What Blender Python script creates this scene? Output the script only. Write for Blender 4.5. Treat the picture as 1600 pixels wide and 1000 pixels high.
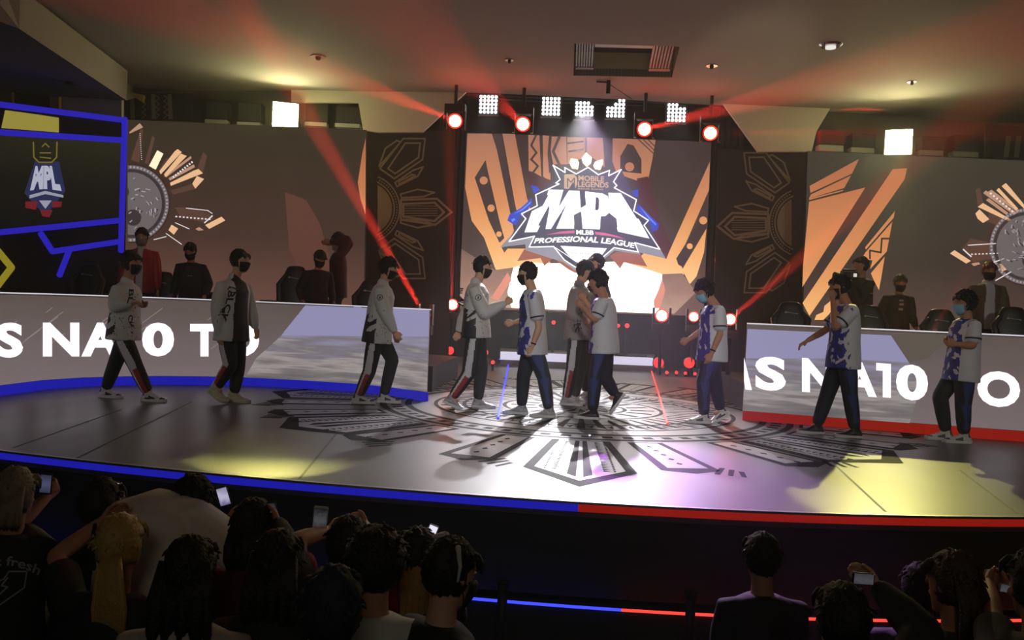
import bpy, bmesh, math, random
from mathutils import Vector, Matrix, noise
from mathutils.bvhtree import BVHTree
random.seed(7)
SC = bpy.context.scene
COL = SC.collection
for o in list(bpy.data.objects): bpy.data.objects.remove(o)

# ------------------------------------------------------------------ camera
FPX = 1300.0
YAW, PITCH, ROLL = math.radians(5.1), math.radians(1.06), math.radians(2.4)
CAM = Vector((0, 0, 1.25))
_f = Vector((-math.sin(YAW)*math.cos(PITCH), math.cos(YAW)*math.cos(PITCH), -math.sin(PITCH)))
_r0 = Vector((math.cos(YAW), math.sin(YAW), 0))
_u0 = _r0.cross(_f)
_r = _r0*math.cos(ROLL) + _u0*math.sin(ROLL)
_u = _u0*math.cos(ROLL) - _r0*math.sin(ROLL)
cd = bpy.data.cameras.new('camera'); co = bpy.data.objects.new('camera', cd); COL.objects.link(co)
cd.sensor_fit = 'HORIZONTAL'; cd.sensor_width = 36.0; cd.lens = 36.0*FPX/1600.0
cd.clip_start = 0.05; cd.clip_end = 200
M = Matrix((( _r.x, _u.x, -_f.x, CAM.x), (_r.y, _u.y, -_f.y, CAM.y), (_r.z, _u.z, -_f.z, CAM.z), (0,0,0,1)))
co.matrix_world = M
SC.camera = co

def ray(px, py):
    return _f + _r*((px-800)/FPX) + _u*((500-py)/FPX)
def P(px, py, d): return CAM + ray(px, py)*d
def G(px, py, z=0.0):
    r = ray(px, py); return CAM + r*((z-CAM.z)/r.z)
def hor(x): return 476 + (x-800)*0.0419
def fd(x, yfoot): return FPX*CAM.z/(yfoot-hor(x))
def PXY(p):
    q = p-CAM; z = q.dot(_f); return 800+FPX*q.dot(_r)/z, 500-FPX*q.dot(_u)/z

# ------------------------------------------------------------------ world, view, lights
w = bpy.data.worlds.new('world'); SC.world = w; w.use_nodes = True
w.node_tree.nodes['Background'].inputs[0].default_value = (0.75, 0.82, 0.9, 1)
w.node_tree.nodes['Background'].inputs[1].default_value = 0.02
SC.view_settings.view_transform = 'Standard'; SC.view_settings.look = 'None'
SC.view_settings.exposure = 0.0; SC.view_settings.gamma = 1.0
SC.view_settings.use_curve_mapping = False
cy = SC.cycles
cy.use_denoising = True
try: cy.denoiser = 'OPENIMAGEDENOISE'
except Exception: pass
cy.max_bounces = 6; cy.diffuse_bounces = 2; cy.glossy_bounces = 3; cy.volume_bounces = 0
cy.transparent_max_bounces = 6; cy.transmission_bounces = 2
cy.sample_clamp_indirect = 4.0; cy.caustics_reflective = False; cy.caustics_refractive = False

def lamp(kind, name, loc, target, power, color, size=0.1, angle=None, blend=0.3, sizey=None, spread=None):
    l = bpy.data.lights.new(name, kind); o = bpy.data.objects.new(name, l); COL.objects.link(o)
    l.energy = power; l.color = color
    o.location = loc
    if kind == 'SPOT':
        l.spot_size = math.radians(angle); l.spot_blend = blend; l.shadow_soft_size = size
    elif kind == 'AREA':
        l.size = size
        if sizey: l.shape = 'RECTANGLE'; l.size_y = sizey
        if spread: l.spread = math.radians(spread)
    else: l.shadow_soft_size = size
    if target is not None:
        o.rotation_euler = (Vector(target)-Vector(loc)).to_track_quat('-Z', 'Y').to_euler()
    o['kind'] = 'helper'
    return o

def s2l(c):
    return tuple(((v/255)/12.92 if v/255 <= 0.04045 else ((v/255+0.055)/1.055)**2.4) for v in c)

WARM = (1.0, 0.93, 0.55)
RED = (1.0, 0.045, 0.03)
# front-of-house wash on the crossing players (mounted above the audience)
lamp('SPOT', 'front_wash_light', (0.3, -2.0, 4.2), (0.0, 9.5, 0.7), 1350, (1.0, .98, .97), .12, 27, .8)
lamp('SPOT', 'front_fill_light', (-4.5, -1.0, 4.2), (-4.0, 10.5, 1.5), 300, (1.0, .96, .88), .2, 40, .9)
lamp('SPOT', 'front_fill_light', (5.0, -1.0, 4.2), (4.2, 10.0, 1.4), 520, (1.0, .97, .88), .2, 40, .9)
# light reaching the seated rows and the ceiling from the rest of the hall
lamp('AREA', 'hall_light', (0.5, -3.0, 3.4), (0.2, 3.2, -0.4), 16, (1.0, .93, .76), 1.2)
lamp('SPOT', 'recess_fill', (2.2, 2.5, 1.4), (2.15, 13.2, 5.25), 900, (1.0, .96, .66), .2, 11, .6)  # unseen spot added to brighten the lining of the ceiling recess
lamp('SPOT', 'ceiling_bounce', (1.0, 3.0, 1.7), (0.9, 12.0, 5.0), 110, (1.0, .9, .82), .8, 100, 1.0)

# ------------------------------------------------------------------ materials
MATS = {}
def mat(name, col, rough=0.6, metal=0.0, emit=None, es=0.0, spec=0.5, bump=0.0, bscale=60, var=0.0):
    if name in MATS: return MATS[name]
    m = bpy.data.materials.new(name); m.use_nodes = True
    nt = m.node_tree; b = nt.nodes['Principled BSDF']
    c = s2l(col)
    b.inputs['Base Color'].default_value = (*c, 1)
    b.inputs['Roughness'].default_value = rough; b.inputs['Metallic'].default_value = metal
    b.inputs['Specular IOR Level'].default_value = spec
    if emit is not None:
        b.inputs['Emission Color'].default_value = (*s2l(emit), 1); b.inputs['Emission Strength'].default_value = es
    if bump or var:
        tc = nt.nodes.new('ShaderNodeTexCoord'); n = nt.nodes.new('ShaderNodeTexNoise')
        n.inputs['Scale'].default_value = bscale; n.inputs['Detail'].default_value = 3
        nt.links.new(tc.outputs['Object'], n.inputs['Vector'])
        if bump:
            bp = nt.nodes.new('ShaderNodeBump'); bp.inputs['Strength'].default_value = bump; bp.inputs['Distance'].default_value = .01
            nt.links.new(n.outputs['Fac'], bp.inputs['Height']); nt.links.new(bp.outputs[0], b.inputs['Normal'])
        if var:
            n2 = nt.nodes.new('ShaderNodeTexNoise'); n2.inputs['Scale'].default_value = bscale/6
            nt.links.new(tc.outputs['Object'], n2.inputs['Vector'])
            mr = nt.nodes.new('ShaderNodeMapRange'); mr.inputs['To Min'].default_value = 1-var; mr.inputs['To Max'].default_value = 1+var
            nt.links.new(n2.outputs['Fac'], mr.inputs['Value'])
            mx = nt.nodes.new('ShaderNodeMix'); mx.data_type = 'RGBA'; mx.blend_type = 'MULTIPLY'; mx.inputs[0].default_value = 1
            mx.inputs[6].default_value = (*c, 1); nt.links.new(mr.outputs[0], mx.inputs[7])
            nt.links.new(mx.outputs[2], b.inputs['Base Color'])
    MATS[name] = m; return m

def emis(name, col, s=1.0, lin=False):
    """a lit screen pixel / lamp lens: black glossy surface that only emits"""
    if name in MATS: return MATS[name]
    m = bpy.data.materials.new(name); m.use_nodes = True; b = m.node_tree.nodes['Principled BSDF']
    b.inputs['Base Color'].default_value = (0.004,)*3+(1,); b.inputs['Roughness'].default_value = .6
    b.inputs['Specular IOR Level'].default_value = .15
    b.inputs['Emission Color'].default_value = (*(col if lin else s2l(col)), 1); b.inputs['Emission Strength'].default_value = s
    MATS[name] = m; return m

def emis_grad(name, stops, axis='Z', lo=0, hi=1, s=1.0, streak=0.0, nscale=(1, 1, 1)):
    """a screen image whose colour runs along an axis (object = world coordinates)"""
    m = emis(name, (0, 0, 0), s); nt = m.node_tree; b = nt.nodes['Principled BSDF']
    g = nt.nodes.new('ShaderNodeTexCoord'); sp = nt.nodes.new('ShaderNodeSeparateXYZ')
    nt.links.new(g.outputs['Object'], sp.inputs[0])
    mr = nt.nodes.new('ShaderNodeMapRange'); mr.inputs['From Min'].default_value = lo; mr.inputs['From Max'].default_value = hi
    nt.links.new(sp.outputs[axis], mr.inputs['Value'])
    src = mr.outputs[0]
    if streak:
        mp = nt.nodes.new('ShaderNodeMapping'); mp.inputs['Scale'].default_value = nscale
        nt.links.new(g.outputs['Object'], mp.inputs[0])
        n = nt.nodes.new('ShaderNodeTexNoise'); n.inputs['Scale'].default_value = 1.0; n.inputs['Detail'].default_value = 5
        nt.links.new(mp.outputs[0], n.inputs['Vector'])
        a = nt.nodes.new('ShaderNodeMath'); a.operation = 'MULTIPLY_ADD'
        nt.links.new(n.outputs['Fac'], a.inputs[0]); a.inputs[1].default_value = streak
        sb = nt.nodes.new('ShaderNodeMath'); sb.operation = 'SUBTRACT'; nt.links.new(src, sb.inputs[0]); sb.inputs[1].default_value = streak*.5
        nt.links.new(sb.outputs[0], a.inputs[2]); src = a.outputs[0]
    cr = nt.nodes.new('ShaderNodeValToRGB'); nt.links.new(src, cr.inputs[0])
    e = cr.color_ramp.elements
    while len(e) > 1: e.remove(e[-1])
    e[0].position = stops[0][0]; e[0].color = (*s2l(stops[0][1]), 1)
    for p_, c_ in stops[1:]:
        q = e.new(p_); q.color = (*s2l(c_), 1)
    nt.links.new(cr.outputs[0], b.inputs['Emission Color'])
    return m

# ------------------------------------------------------------------ object helpers
def link(name, me, m=None, parent=None, smooth=False):
    o = bpy.data.objects.new(name, me); COL.objects.link(o)
    if m is not None:
        for x in (m if isinstance(m, (list, tuple)) else [m]): me.materials.append(x)
    if parent is not None: o.parent = parent
    if smooth:
        for p in me.polygons: p.use_smooth = True
    return o
def obj(name, bm, m=None, parent=None, smooth=False):
    bmesh.ops.recalc_face_normals(bm, faces=bm.faces)
    me = bpy.data.meshes.new(name); bm.to_mesh(me); bm.free()
    return link(name, me, m, parent, smooth)
def tag(o, label=None, cat=None, group=None, kind=None):
    if label: o['label'] = label
    if cat: o['category'] = cat
    if group: o['group'] = group
    if kind: o['kind'] = kind
    return o
def struct(o): o['kind'] = 'structure'; return o
def empty(name, loc=(0, 0, 0), rz=0.0, label=None, cat=None, group=None):
    o = bpy.data.objects.new(name, None); COL.objects.link(o)
    o.location = loc; o.rotation_euler = (0, 0, rz); o.empty_display_size = .1
    tag(o, label, cat, group); return o
def addbox(bm, c, s, R=None):
    c = Vector(c); vs = []
    for dx in (-.5, .5):
        for dy in (-.5, .5):
            for dz in (-.5, .5):
                v = Vector((dx*s[0], dy*s[1], dz*s[2]))
                if R is not None: v = R @ v
                vs.append(bm.verts.new(c+v))
    for f in ((0,1,3,2),(4,6,7,5),(0,4,5,1),(2,3,7,6),(0,2,6,4),(1,5,7,3)):
        bm.faces.new([vs[i] for i in f])
def box(name, c, s, m, parent=None, R=None, bevel=0.0):
    bm = bmesh.new(); addbox(bm, c, s, R)
    if bevel: bmesh.ops.bevel(bm, geom=list(bm.edges), offset=bevel, segments=2, affect='EDGES')
    return obj(name, bm, m, parent)
def poly3(bm, pts, thick=None):
    """polygon (concave ok) from 3d points, optionally extruded by vector thick"""
    vs = [bm.verts.new(p) for p in pts]
    f = bm.faces.new(vs)
    fs = [f]
    if thick is not None:
        ret = bmesh.ops.extrude_face_region(bm, geom=[f])
        nv = [g for g in ret['geom'] if isinstance(g, bmesh.types.BMVert)]
        bmesh.ops.translate(bm, verts=nv, vec=thick)
        fs = [g for g in ret['geom'] if isinstance(g, bmesh.types.BMFace)] + [f]
    bmesh.ops.triangulate(bm, faces=[x for x in fs if len(x.verts) > 4])
def tubes(bm, pts, radii, seg=16, wd=None, cap=True, power=1.0):
    """sweep of elliptical rings. radii: (w, d) or r; wd = width direction (Vector) or None"""
    pts = [Vector(p) for p in pts]
    n = len(pts); rings = []
    R = [(r, r) if not isinstance(r, (tuple, list)) else r for r in radii]
    if cap:
        t0 = (pts[0]-pts[1]).normalized(); t1 = (pts[-1]-pts[-2]).normalized()
        m0 = min(R[0]); m1 = min(R[-1])
        pts = [pts[0]+t0*m0*.75, pts[0]+t0*m0*.5] + pts + [pts[-1]+t1*m1*.5, pts[-1]+t1*m1*.75]
        R = [(R[0][0]*.35, R[0][1]*.35), (R[0][0]*.8, R[0][1]*.8)] + R + [(R[-1][0]*.8, R[-1][1]*.8), (R[-1][0]*.35, R[-1][1]*.35)]
        n += 4
    u = None
    for i in range(n):
        t = (pts[min(i+1, n-1)]-pts[max(i-1, 0)])
        if t.length < 1e-6: t = Vector((0, 0, 1))
        t.normalize()
        if wd is not None: uu = Vector(wd)
        elif u is None: uu = Vector((0, 1, 0)) if abs(t.y) < .8 else Vector((1, 0, 0))
        else: uu = u
        uu = uu - t*uu.dot(t)
        if uu.length < 1e-4: uu = t.orthogonal()
        uu.normalize(); u = uu; v = t.cross(uu)
        ring = []
        for k in range(seg):
            a = 2*math.pi*k/seg
            ca, sa = math.cos(a), math.sin(a)
            if power != 1.0:
                ca = math.copysign(abs(ca)**power, ca); sa = math.copysign(abs(sa)**power, sa)
            ring.append(bm.verts.new(pts[i]+uu*ca*R[i][0]+v*sa*R[i][1]))
        rings.append(ring)
    for a, b in zip(rings, rings[1:]):
        for k in range(seg): bm.faces.new((a[k], a[(k+1) % seg], b[(k+1) % seg], b[k]))
    bm.faces.new(rings[0][::-1]); bm.faces.new(rings[-1])
def ball(bm, c, r, seg=12, rings=8, R=None):
    r = r if isinstance(r, (tuple, list)) else (r, r, r)
    m_ = Matrix.Translation(Vector(c)) @ ((R.to_4x4()) if R is not None else Matrix.Identity(4)) @ Matrix.Diagonal((*r, 1))
    bmesh.ops.create_uvsphere(bm, u_segments=seg, v_segments=rings, radius=1, matrix=m_)
def cyl(bm, a, b, r, seg=16, r2=None):
    a = Vector(a); b = Vector(b); r2 = r if r2 is None else r2
    tubes(bm, [a, b], [r, r2], seg, cap=False)

# vertical or generic plane to trace flat screen artwork on
class Plane:
    def __init__(s, a, b, up=Vector((0, 0, 1))):
        s.a = Vector(a); s.x = (Vector(b)-s.a); s.x.z = 0 if up.z == 1 else s.x.z
        s.x.normalize(); s.up = up; s.n = s.x.cross(up).normalized()
        if s.n.dot(CAM-s.a) < 0: s.n = -s.n
    def at(s, px, py, off=0.0):
        r = ray(px, py); o = s.a + s.n*off
        return CAM + r*((o-CAM).dot(s.n)/r.dot(s.n))
def zm(ox, oy, sc, pts): return [(ox+x/sc, oy+y/sc) for x, y in pts]
def ppoly(bm, pl, pts, off=0.0):
    poly3(bm, [pl.at(x, y, off) for x, y in pts])
def circ(x, y, r, n=20, ry=None): return [(x+r*math.cos(2*math.pi*k/n), y+(ry or r)*math.sin(2*math.pi*k/n)) for k in range(n)]
def stroke_px(pts, w, closed=False):
    """quads along a pixel polyline"""
    out = []
    n = len(pts); rng = range(n if closed else n-1)
    for i in rng:
        a = Vector(pts[i]); b = Vector(pts[(i+1) % n]); t = (b-a)
        if t.length < 1e-6: continue
        t.normalize(); nn = Vector((-t.y, t.x))*w/2; a = a-t*w*.35; b = b+t*w*.35
        out.append([tuple(a+nn), tuple(b+nn), tuple(b-nn), tuple(a-nn)])
    return out
def graphic(name, pl, polys, m, parent, off):
    bm = bmesh.new()
    for p in polys:
        try: ppoly(bm, pl, p, off)
        except Exception as e: print('poly', name, e)
    me = bpy.data.meshes.new(name); bm.to_mesh(me); bm.free()
    return link(name, me, m, parent)

_tc = {}
def text_mesh(s, bold=0.02):
    """outline text as (verts, tris) in 0..1 x, cap height 1"""
    if (s, bold) in _tc: return _tc[(s, bold)]
    c = bpy.data.curves.new('t', 'FONT'); c.body = s; c.offset = bold; c.resolution_u = 4; c.fill_mode = 'FRONT'
    o = bpy.data.objects.new('t', c); COL.objects.link(o)
    bpy.context.view_layer.update()
    me = bpy.data.meshes.new_from_object(o.evaluated_get(bpy.context.evaluated_depsgraph_get()))
    bm = bmesh.new(); bm.from_mesh(me); bmesh.ops.triangulate(bm, faces=bm.faces)
    # keep lettering dense enough to bend
    bm.verts.ensure_lookup_table()
    xs = [v.co.x for v in bm.verts]; ys = [v.co.y for v in bm.verts]
    x0, x1 = min(xs), max(xs); y0, y1 = min(ys), max(ys)
    bm.verts.index_update()
    V = [((v.co.x-x0)/(x1-x0), (v.co.y-y0)/(y1-y0)) for v in bm.verts]
    F = [[v.index for v in f.verts] for f in bm.faces]
    bm.free(); bpy.data.objects.remove(o); bpy.data.meshes.remove(me); bpy.data.curves.remove(c)
    _tc[(s, bold)] = (V, F, (x1-x0)/(y1-y0)); return _tc[(s, bold)]
def lerp2(pts, t):
    L = [0]
    for a, b in zip(pts, pts[1:]): L.append(L[-1]+math.hypot(b[0]-a[0], b[1]-a[1]))
    q = t*L[-1]
    for i in range(len(pts)-1):
        if q <= L[i+1] or i == len(pts)-2:
            k = (q-L[i])/(L[i+1]-L[i]); a, b = pts[i], pts[i+1]
            return (a[0]+(b[0]-a[0])*k, a[1]+(b[1]-a[1])*k)
def text_px(name, s, base, top, fn, m, parent, bold=0.02):
    """letters between a baseline and a top pixel polyline, mapped by fn(px,py)->3d"""
    V, F, _ = text_mesh(s, bold)
    pts = []
    for x, y in V:
        a = lerp2(base, x); b = lerp2(top, x)
        pts.append(fn(a[0]+(b[0]-a[0])*y, a[1]+(b[1]-a[1])*y))
    me = bpy.data.meshes.new(name); me.from_pydata(pts, [], F)
    return link(name, me, m, parent)
# ================================================================== setting
m_ceiling = mat('ceiling_paint', (158, 150, 142), .9, var=.05, bscale=8)
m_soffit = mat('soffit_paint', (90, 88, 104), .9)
m_beige = mat('wall_paint', (170, 158, 135), .85, var=.08, bscale=12)
m_yellow = mat('wall_yellow_lit', (190, 170, 70), .8)
m_black = mat('black_drape', (10, 10, 11), .95, bump=.3, bscale=25)
m_blackp = mat('black_paint', (14, 14, 15), .5)
m_dark = mat('dark_metal', (30, 30, 32), .45, metal=.6)
m_chrome = mat('chrome', (180, 180, 185), .25, metal=1)
m_white = mat('white_plastic', (200, 198, 190), .5)
ZC = 5.0
# ceiling with the opening of the recessed unit
edge_px = [(-260, 139), (150, 141), (400, 142), (720, 144), (800, 147), (1000, 157), (1110, 164), (1230, 170), (1400, 181), (1600, 197), (1850, 218)]
edge = [G(x, y, ZC) for x, y in edge_px]
hole_px = [(897, 68), (1062, 73), (1050, 121), (896, 118)]
hole = [G(x, y, ZC) for x, y in hole_px]
bm = bmesh.new()
outer = [bm.verts.new(p) for p in edge] + [bm.verts.new((13, 6, ZC)), bm.verts.new((13, -5, ZC)), bm.verts.new((-13, -5, ZC)), bm.verts.new((-13, 10, ZC))]
inner = [bm.verts.new(p) for p in hole]
ed = [bm.edges.new((outer[i], outer[(i+1) % len(outer)])) for i in range(len(outer))]
ed += [bm.edges.new((inner[i], inner[(i+1) % 4])) for i in range(4)]
bmesh.ops.triangle_fill(bm, use_beauty=True, use_dissolve=False, edges=ed)
ret = bmesh.ops.extrude_face_region(bm, geom=list(bm.faces))
bmesh.ops.translate(bm, verts=[g for g in ret['geom'] if isinstance(g, bmesh.types.BMVert)], vec=(0, 0, .12))
struct(obj('ceiling', bm, m_ceiling))
# recessed ceiling unit
cu = empty('ceiling_air_unit', sum(hole, Vector())/4, 0, 'recessed ceiling air unit with grilles in a pale rectangular opening', 'air conditioner')
def sub(o): return o
bm = bmesh.new(); H = .38
for i in range(4):
    a, b = hole[i], hole[(i+1) % 4]
    vs = [bm.verts.new(Vector(p)-cu.location) for p in (a, b, b+Vector((0, 0, H)), a+Vector((0, 0, H)))]
    bm.faces.new(vs)
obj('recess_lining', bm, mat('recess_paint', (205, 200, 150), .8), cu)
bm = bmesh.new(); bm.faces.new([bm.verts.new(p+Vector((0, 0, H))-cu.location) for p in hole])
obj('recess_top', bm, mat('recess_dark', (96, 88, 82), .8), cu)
def hl(u, v, z):  # inside the opening: u along, v towards the stage
    a = hole[0].lerp(hole[1], u); b = hole[3].lerp(hole[2], u)
    return a.lerp(b, v)+Vector((0, 0, z))-cu.location
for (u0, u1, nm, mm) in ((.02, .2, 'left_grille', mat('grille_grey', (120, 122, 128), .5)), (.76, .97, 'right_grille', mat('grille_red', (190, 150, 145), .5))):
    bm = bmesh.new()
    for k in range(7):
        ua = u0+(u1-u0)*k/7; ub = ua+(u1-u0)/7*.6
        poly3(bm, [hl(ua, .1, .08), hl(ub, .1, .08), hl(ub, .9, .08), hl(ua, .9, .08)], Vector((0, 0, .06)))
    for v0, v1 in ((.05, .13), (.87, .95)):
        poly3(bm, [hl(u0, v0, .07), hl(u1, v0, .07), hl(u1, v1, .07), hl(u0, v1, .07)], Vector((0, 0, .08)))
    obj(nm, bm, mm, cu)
bm = bmesh.new(); poly3(bm, [hl(.2, .2, .12), hl(.76, .2, .12), hl(.76, .32, .12), hl(.2, .32, .12)], Vector((0, 0, .1)))
obj('support_bar', bm, m_white, cu)
# small fittings on the ceiling
for px, py, r, lab in ((497, 88, .12, 'small round vent on the ceiling above the left screen'), (796, 93, .07, 'small sprinkler left of the ceiling air unit'),
                       (1112, 102, .09, 'small smoke detector right of the ceiling air unit'), (1425, 127, .07, 'tiny sprinkler on the ceiling above the right flood lamp')):
    c = G(px, py, ZC)
    e = empty('ceiling_fitting', c, 0, lab, 'ceiling fitting')
    bm = bmesh.new(); cyl(bm, (0, 0, 0), (0, 0, -.015), r, 20); obj('flange', bm, m_chrome if r < .1 else mat('fitting', (120, 112, 100), .6), e)
    bm = bmesh.new(); cyl(bm, (0, 0, -.01), (0, 0, -.06), r*.4, 12, r*.25); obj('head', bm, m_dark, e)
for px, py, lab in ((1298, 70, 'round chrome downlight on the ceiling right of the air unit'), (1274, 176, 'round downlight at the ceiling edge over the right wall')):
    c = G(px, py, ZC)
    e = empty('ceiling_downlight', c, 0, lab, 'ceiling light')
    bm = bmesh.new(); cyl(bm, (0, 0, 0), (0, 0, -.025), .16, 24, .13); obj('rim', bm, m_chrome, e)
    bm = bmesh.new(); cyl(bm, (0, 0, -.02), (0, 0, -.05), .07, 16); obj('lens', bm, emis('dim_lens', (235, 235, 225), 1.0), e)
# hanging bracket below the opening
c = G(951, 126, ZC)
e = empty('ceiling_bracket', c, 0, 'small dark bracket hanging from the ceiling in front of the lamp row', 'bracket')
bm = bmesh.new(); cyl(bm, (0, 0, 0), (0, 0, -.22), .035, 12); obj('post', bm, m_dark, e)
bm = bmesh.new(); cyl(bm, (-.2, 0, -.02), (.03, 0, -.03), .015, 8); cyl(bm, (0, 0, -.05), (.4, 0, -.3), .006, 6); obj('arm', bm, m_dark, e)

# dropped soffit at the upper left
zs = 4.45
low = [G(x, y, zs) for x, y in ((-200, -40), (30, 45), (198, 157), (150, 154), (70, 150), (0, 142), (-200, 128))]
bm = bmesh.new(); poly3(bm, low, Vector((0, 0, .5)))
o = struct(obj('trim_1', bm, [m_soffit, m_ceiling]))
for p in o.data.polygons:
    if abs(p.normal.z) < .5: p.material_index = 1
bm = bmesh.new()
a, b = G(-200, -40, zs), G(30, 45, zs); c = G(198, 157, zs); d = G(222, 158, zs)
d2, c2, b2 = G(222, 150, ZC), G(95, 40, ZC), G(-100, -120, ZC)
# sloping pale face between soffit and ceiling
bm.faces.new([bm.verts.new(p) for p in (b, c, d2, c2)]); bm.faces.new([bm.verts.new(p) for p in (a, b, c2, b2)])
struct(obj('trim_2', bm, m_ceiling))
e = empty('ceiling_fitting', G(110, 129, zs), 0, 'dark round fitting under the dropped soffit at left', 'ceiling fitting')
bm = bmesh.new(); cyl(bm, (0, 0, 0), (0, 0, -.04), .08, 16); obj('flange', bm, m_dark, e)

# floors
m_floor = mat('stage_floor', (84, 82, 81), .42, spec=.45)
nt = m_floor.node_tree; b = nt.nodes['Principled BSDF']
tc = nt.nodes.new('ShaderNodeTexCoord'); mp = nt.nodes.new('ShaderNodeMapping'); mp.inputs['Scale'].default_value = (.8, .25, 1)
n1 = nt.nodes.new('ShaderNodeTexNoise'); n1.inputs['Scale'].default_value = 2.0; n1.inputs['Detail'].default_value = 4
nt.links.new(tc.outputs['Object'], mp.inputs[0]); nt.links.new(mp.outputs[0], n1.inputs['Vector'])
mr = nt.nodes.new('ShaderNodeMapRange'); mr.inputs['To Min'].default_value = .3; mr.inputs['To Max'].default_value = .48
nt.links.new(n1.outputs['Fac'], mr.inputs['Value']); nt.links.new(mr.outputs[0], b.inputs['Roughness'])
def arc(u): return 5.36 + (.026*u*u if u < 0 else .042*u*u)
us = [-9+i*.3 for i in range(61)]
front = [Vector((u, min(arc(u), 8.0), 0)) for u in us]
bm = bmesh.new(); poly3(bm, front+[Vector((9, 18.9, 0)), Vector((-9, 18.9, 0))], Vector((0, 0, -.1)))
stage = struct(obj('floor', bm, m_floor)); 
def ribbon(pts, z0, z1, off, th, name, m, parent=None):
    """solid strip following a plan polyline: from z0 to z1, moved off toward -y by off"""
    bm = bmesh.new(); n = len(pts); L = []
    for i, p in enumerate(pts):
        t = (pts[min(i+1, n-1)]-pts[max(i-1, 0)]); t.z = 0; t.normalize(); nn = Vector((t.y, -t.x, 0))
        q = Vector((p.x, p.y, 0))+nn*off
        L.append([bm.verts.new(q+Vector((0, 0, z0))), bm.verts.new(q+Vector((0, 0, z1))),
                  bm.verts.new(q+nn*th+Vector((0, 0, z1))), bm.verts.new(q+nn*th+Vector((0, 0, z0)))])
    for a, b in zip(L, L[1:]):
        for k in range(4): bm.faces.new((a[k], a[(k+1) % 4], b[(k+1) % 4], b[k]))
    bm.faces.new(L[0]); bm.faces.new(L[-1][::-1])
    return obj(name, bm, m, parent)
m_fascia = mat('fascia_black', (38, 40, 35), .75)
struct(ribbon(front, -.62, -.001, -.05, .04, 'wall_stage_front', m_fascia))
m_trimm = mat('edge_metal', (150, 150, 150), .35, metal=.7)
tag(ribbon(front, -.012, .004, -.01, .03, 'edge_trim', m_trimm), 'thin metal trim along the front lip of the stage', 'trim')
LB = emis('led_blue', (26, 26, 158), 1.0); LR = emis('led_red', (134, 22, 13), 1.0)
LBh = emis('led_blue_bright', (60, 70, 255), 1.6); LRh = emis('led_red_bright', (255, 70, 60), 1.4)
mid = [p for p in front if p.x <= .001]; mid2 = [p for p in front if p.x >= -.001]
tag(ribbon(mid, -.062, -.014, -.005, .02, 'led_strip', LB), 'blue light strip under the front lip of the stage', 'light strip')
tag(ribbon(mid2, -.062, -.014, -.005, .02, 'led_strip', LR), 'red light strip under the front lip of the stage', 'light strip')
# lower plinth with its own strip
plf = [Vector((p.x, p.y-.04, 0)) for p in front]
struct(ribbon(plf, -1.0, -.655, -.05, .08, 'trim_3', m_fascia))
sb = lambda lo, hi: [p for p in plf if lo <= p.x <= hi]
tag(ribbon(sb(-9, .31), -.66, -.648, .03, .02, 'led_strip', LBh), 'thin blue light line at the foot of the stage front', 'light strip')
tag(ribbon(sb(.29, 9), -.66, -.648, .03, .02, 'led_strip', LRh), 'thin red light line at the foot of the stage front', 'light strip')
bm = bmesh.new(); addbox(bm, (0, 7.5, -1.05), (30, 27, .1)); struct(obj('floor_hall', bm, mat('hall_carpet', (26, 26, 28), .9)))
# walls around
m_back = mat('wall_dark', (46, 42, 38), .9)
struct(box('wall_back', (0, 19.6, 2.5), (26, .2, 7.2), m_black))
struct(box('wall_left', (-12.5, 8, 2.2), (.2, 26, 6.6), m_back))
struct(box('wall_right', (12.5, 8, 2.2), (.2, 26, 6.6), m_back))
struct(box('ceiling_stage', (0.3, 17.4, 6.1), (14, 4.6, .12), m_blackp))

# floor seams
m_seam = mat('seam', (18, 18, 18), .6)
def seam(a, b, w=.02):
    p, q = G(*a), G(*b); t = (q-p).normalized(); n = Vector((-t.y, t.x, 0))*w/2; up = Vector((0, 0, .001))
    bm = bmesh.new(); bm.faces.new([bm.verts.new(v+up) for v in (p+n, q+n, q-n, p-n)])
    o = obj('seam', bm, m_seam, stage)
for a, b in (((548, 650), (468, 748)), ((1306, 728), (1384, 800)), ((1500, 735), (1590, 803)), ((190, 640), (20, 700)), ((300, 628), (120, 716))): seam(a, b)

# upper beige bulkheads beside the black opening
def vpanel(name, pts, d0, d1, m, th=.08, st=True):
    """vertical panel whose outline is given in pixels; left edge depth d0, right edge depth d1"""
    xs = [p[0] for p in pts]; xa, xb = min(xs), max(xs)
    pl = Plane(P(xa, pts[0][1], d0), P(xb, pts[0][1], d1))
    bm = bmesh.new(); poly3(bm, [pl.at(x, y) for x, y in pts], -pl.n*th)
    o = obj(name, bm, m)
    return (struct(o) if st else o), pl
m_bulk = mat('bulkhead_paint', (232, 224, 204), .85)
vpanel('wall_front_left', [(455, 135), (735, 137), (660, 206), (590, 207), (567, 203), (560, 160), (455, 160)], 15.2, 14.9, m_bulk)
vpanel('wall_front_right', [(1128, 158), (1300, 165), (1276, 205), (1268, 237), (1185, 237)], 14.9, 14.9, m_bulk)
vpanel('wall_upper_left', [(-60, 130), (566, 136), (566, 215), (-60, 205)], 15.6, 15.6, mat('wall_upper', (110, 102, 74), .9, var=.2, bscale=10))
vpanel('wall_upper_right', [(1270, 161), (1750, 205), (1750, 270), (1270, 250)], 15.4, 15.4, MATS['wall_upper'])
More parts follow.
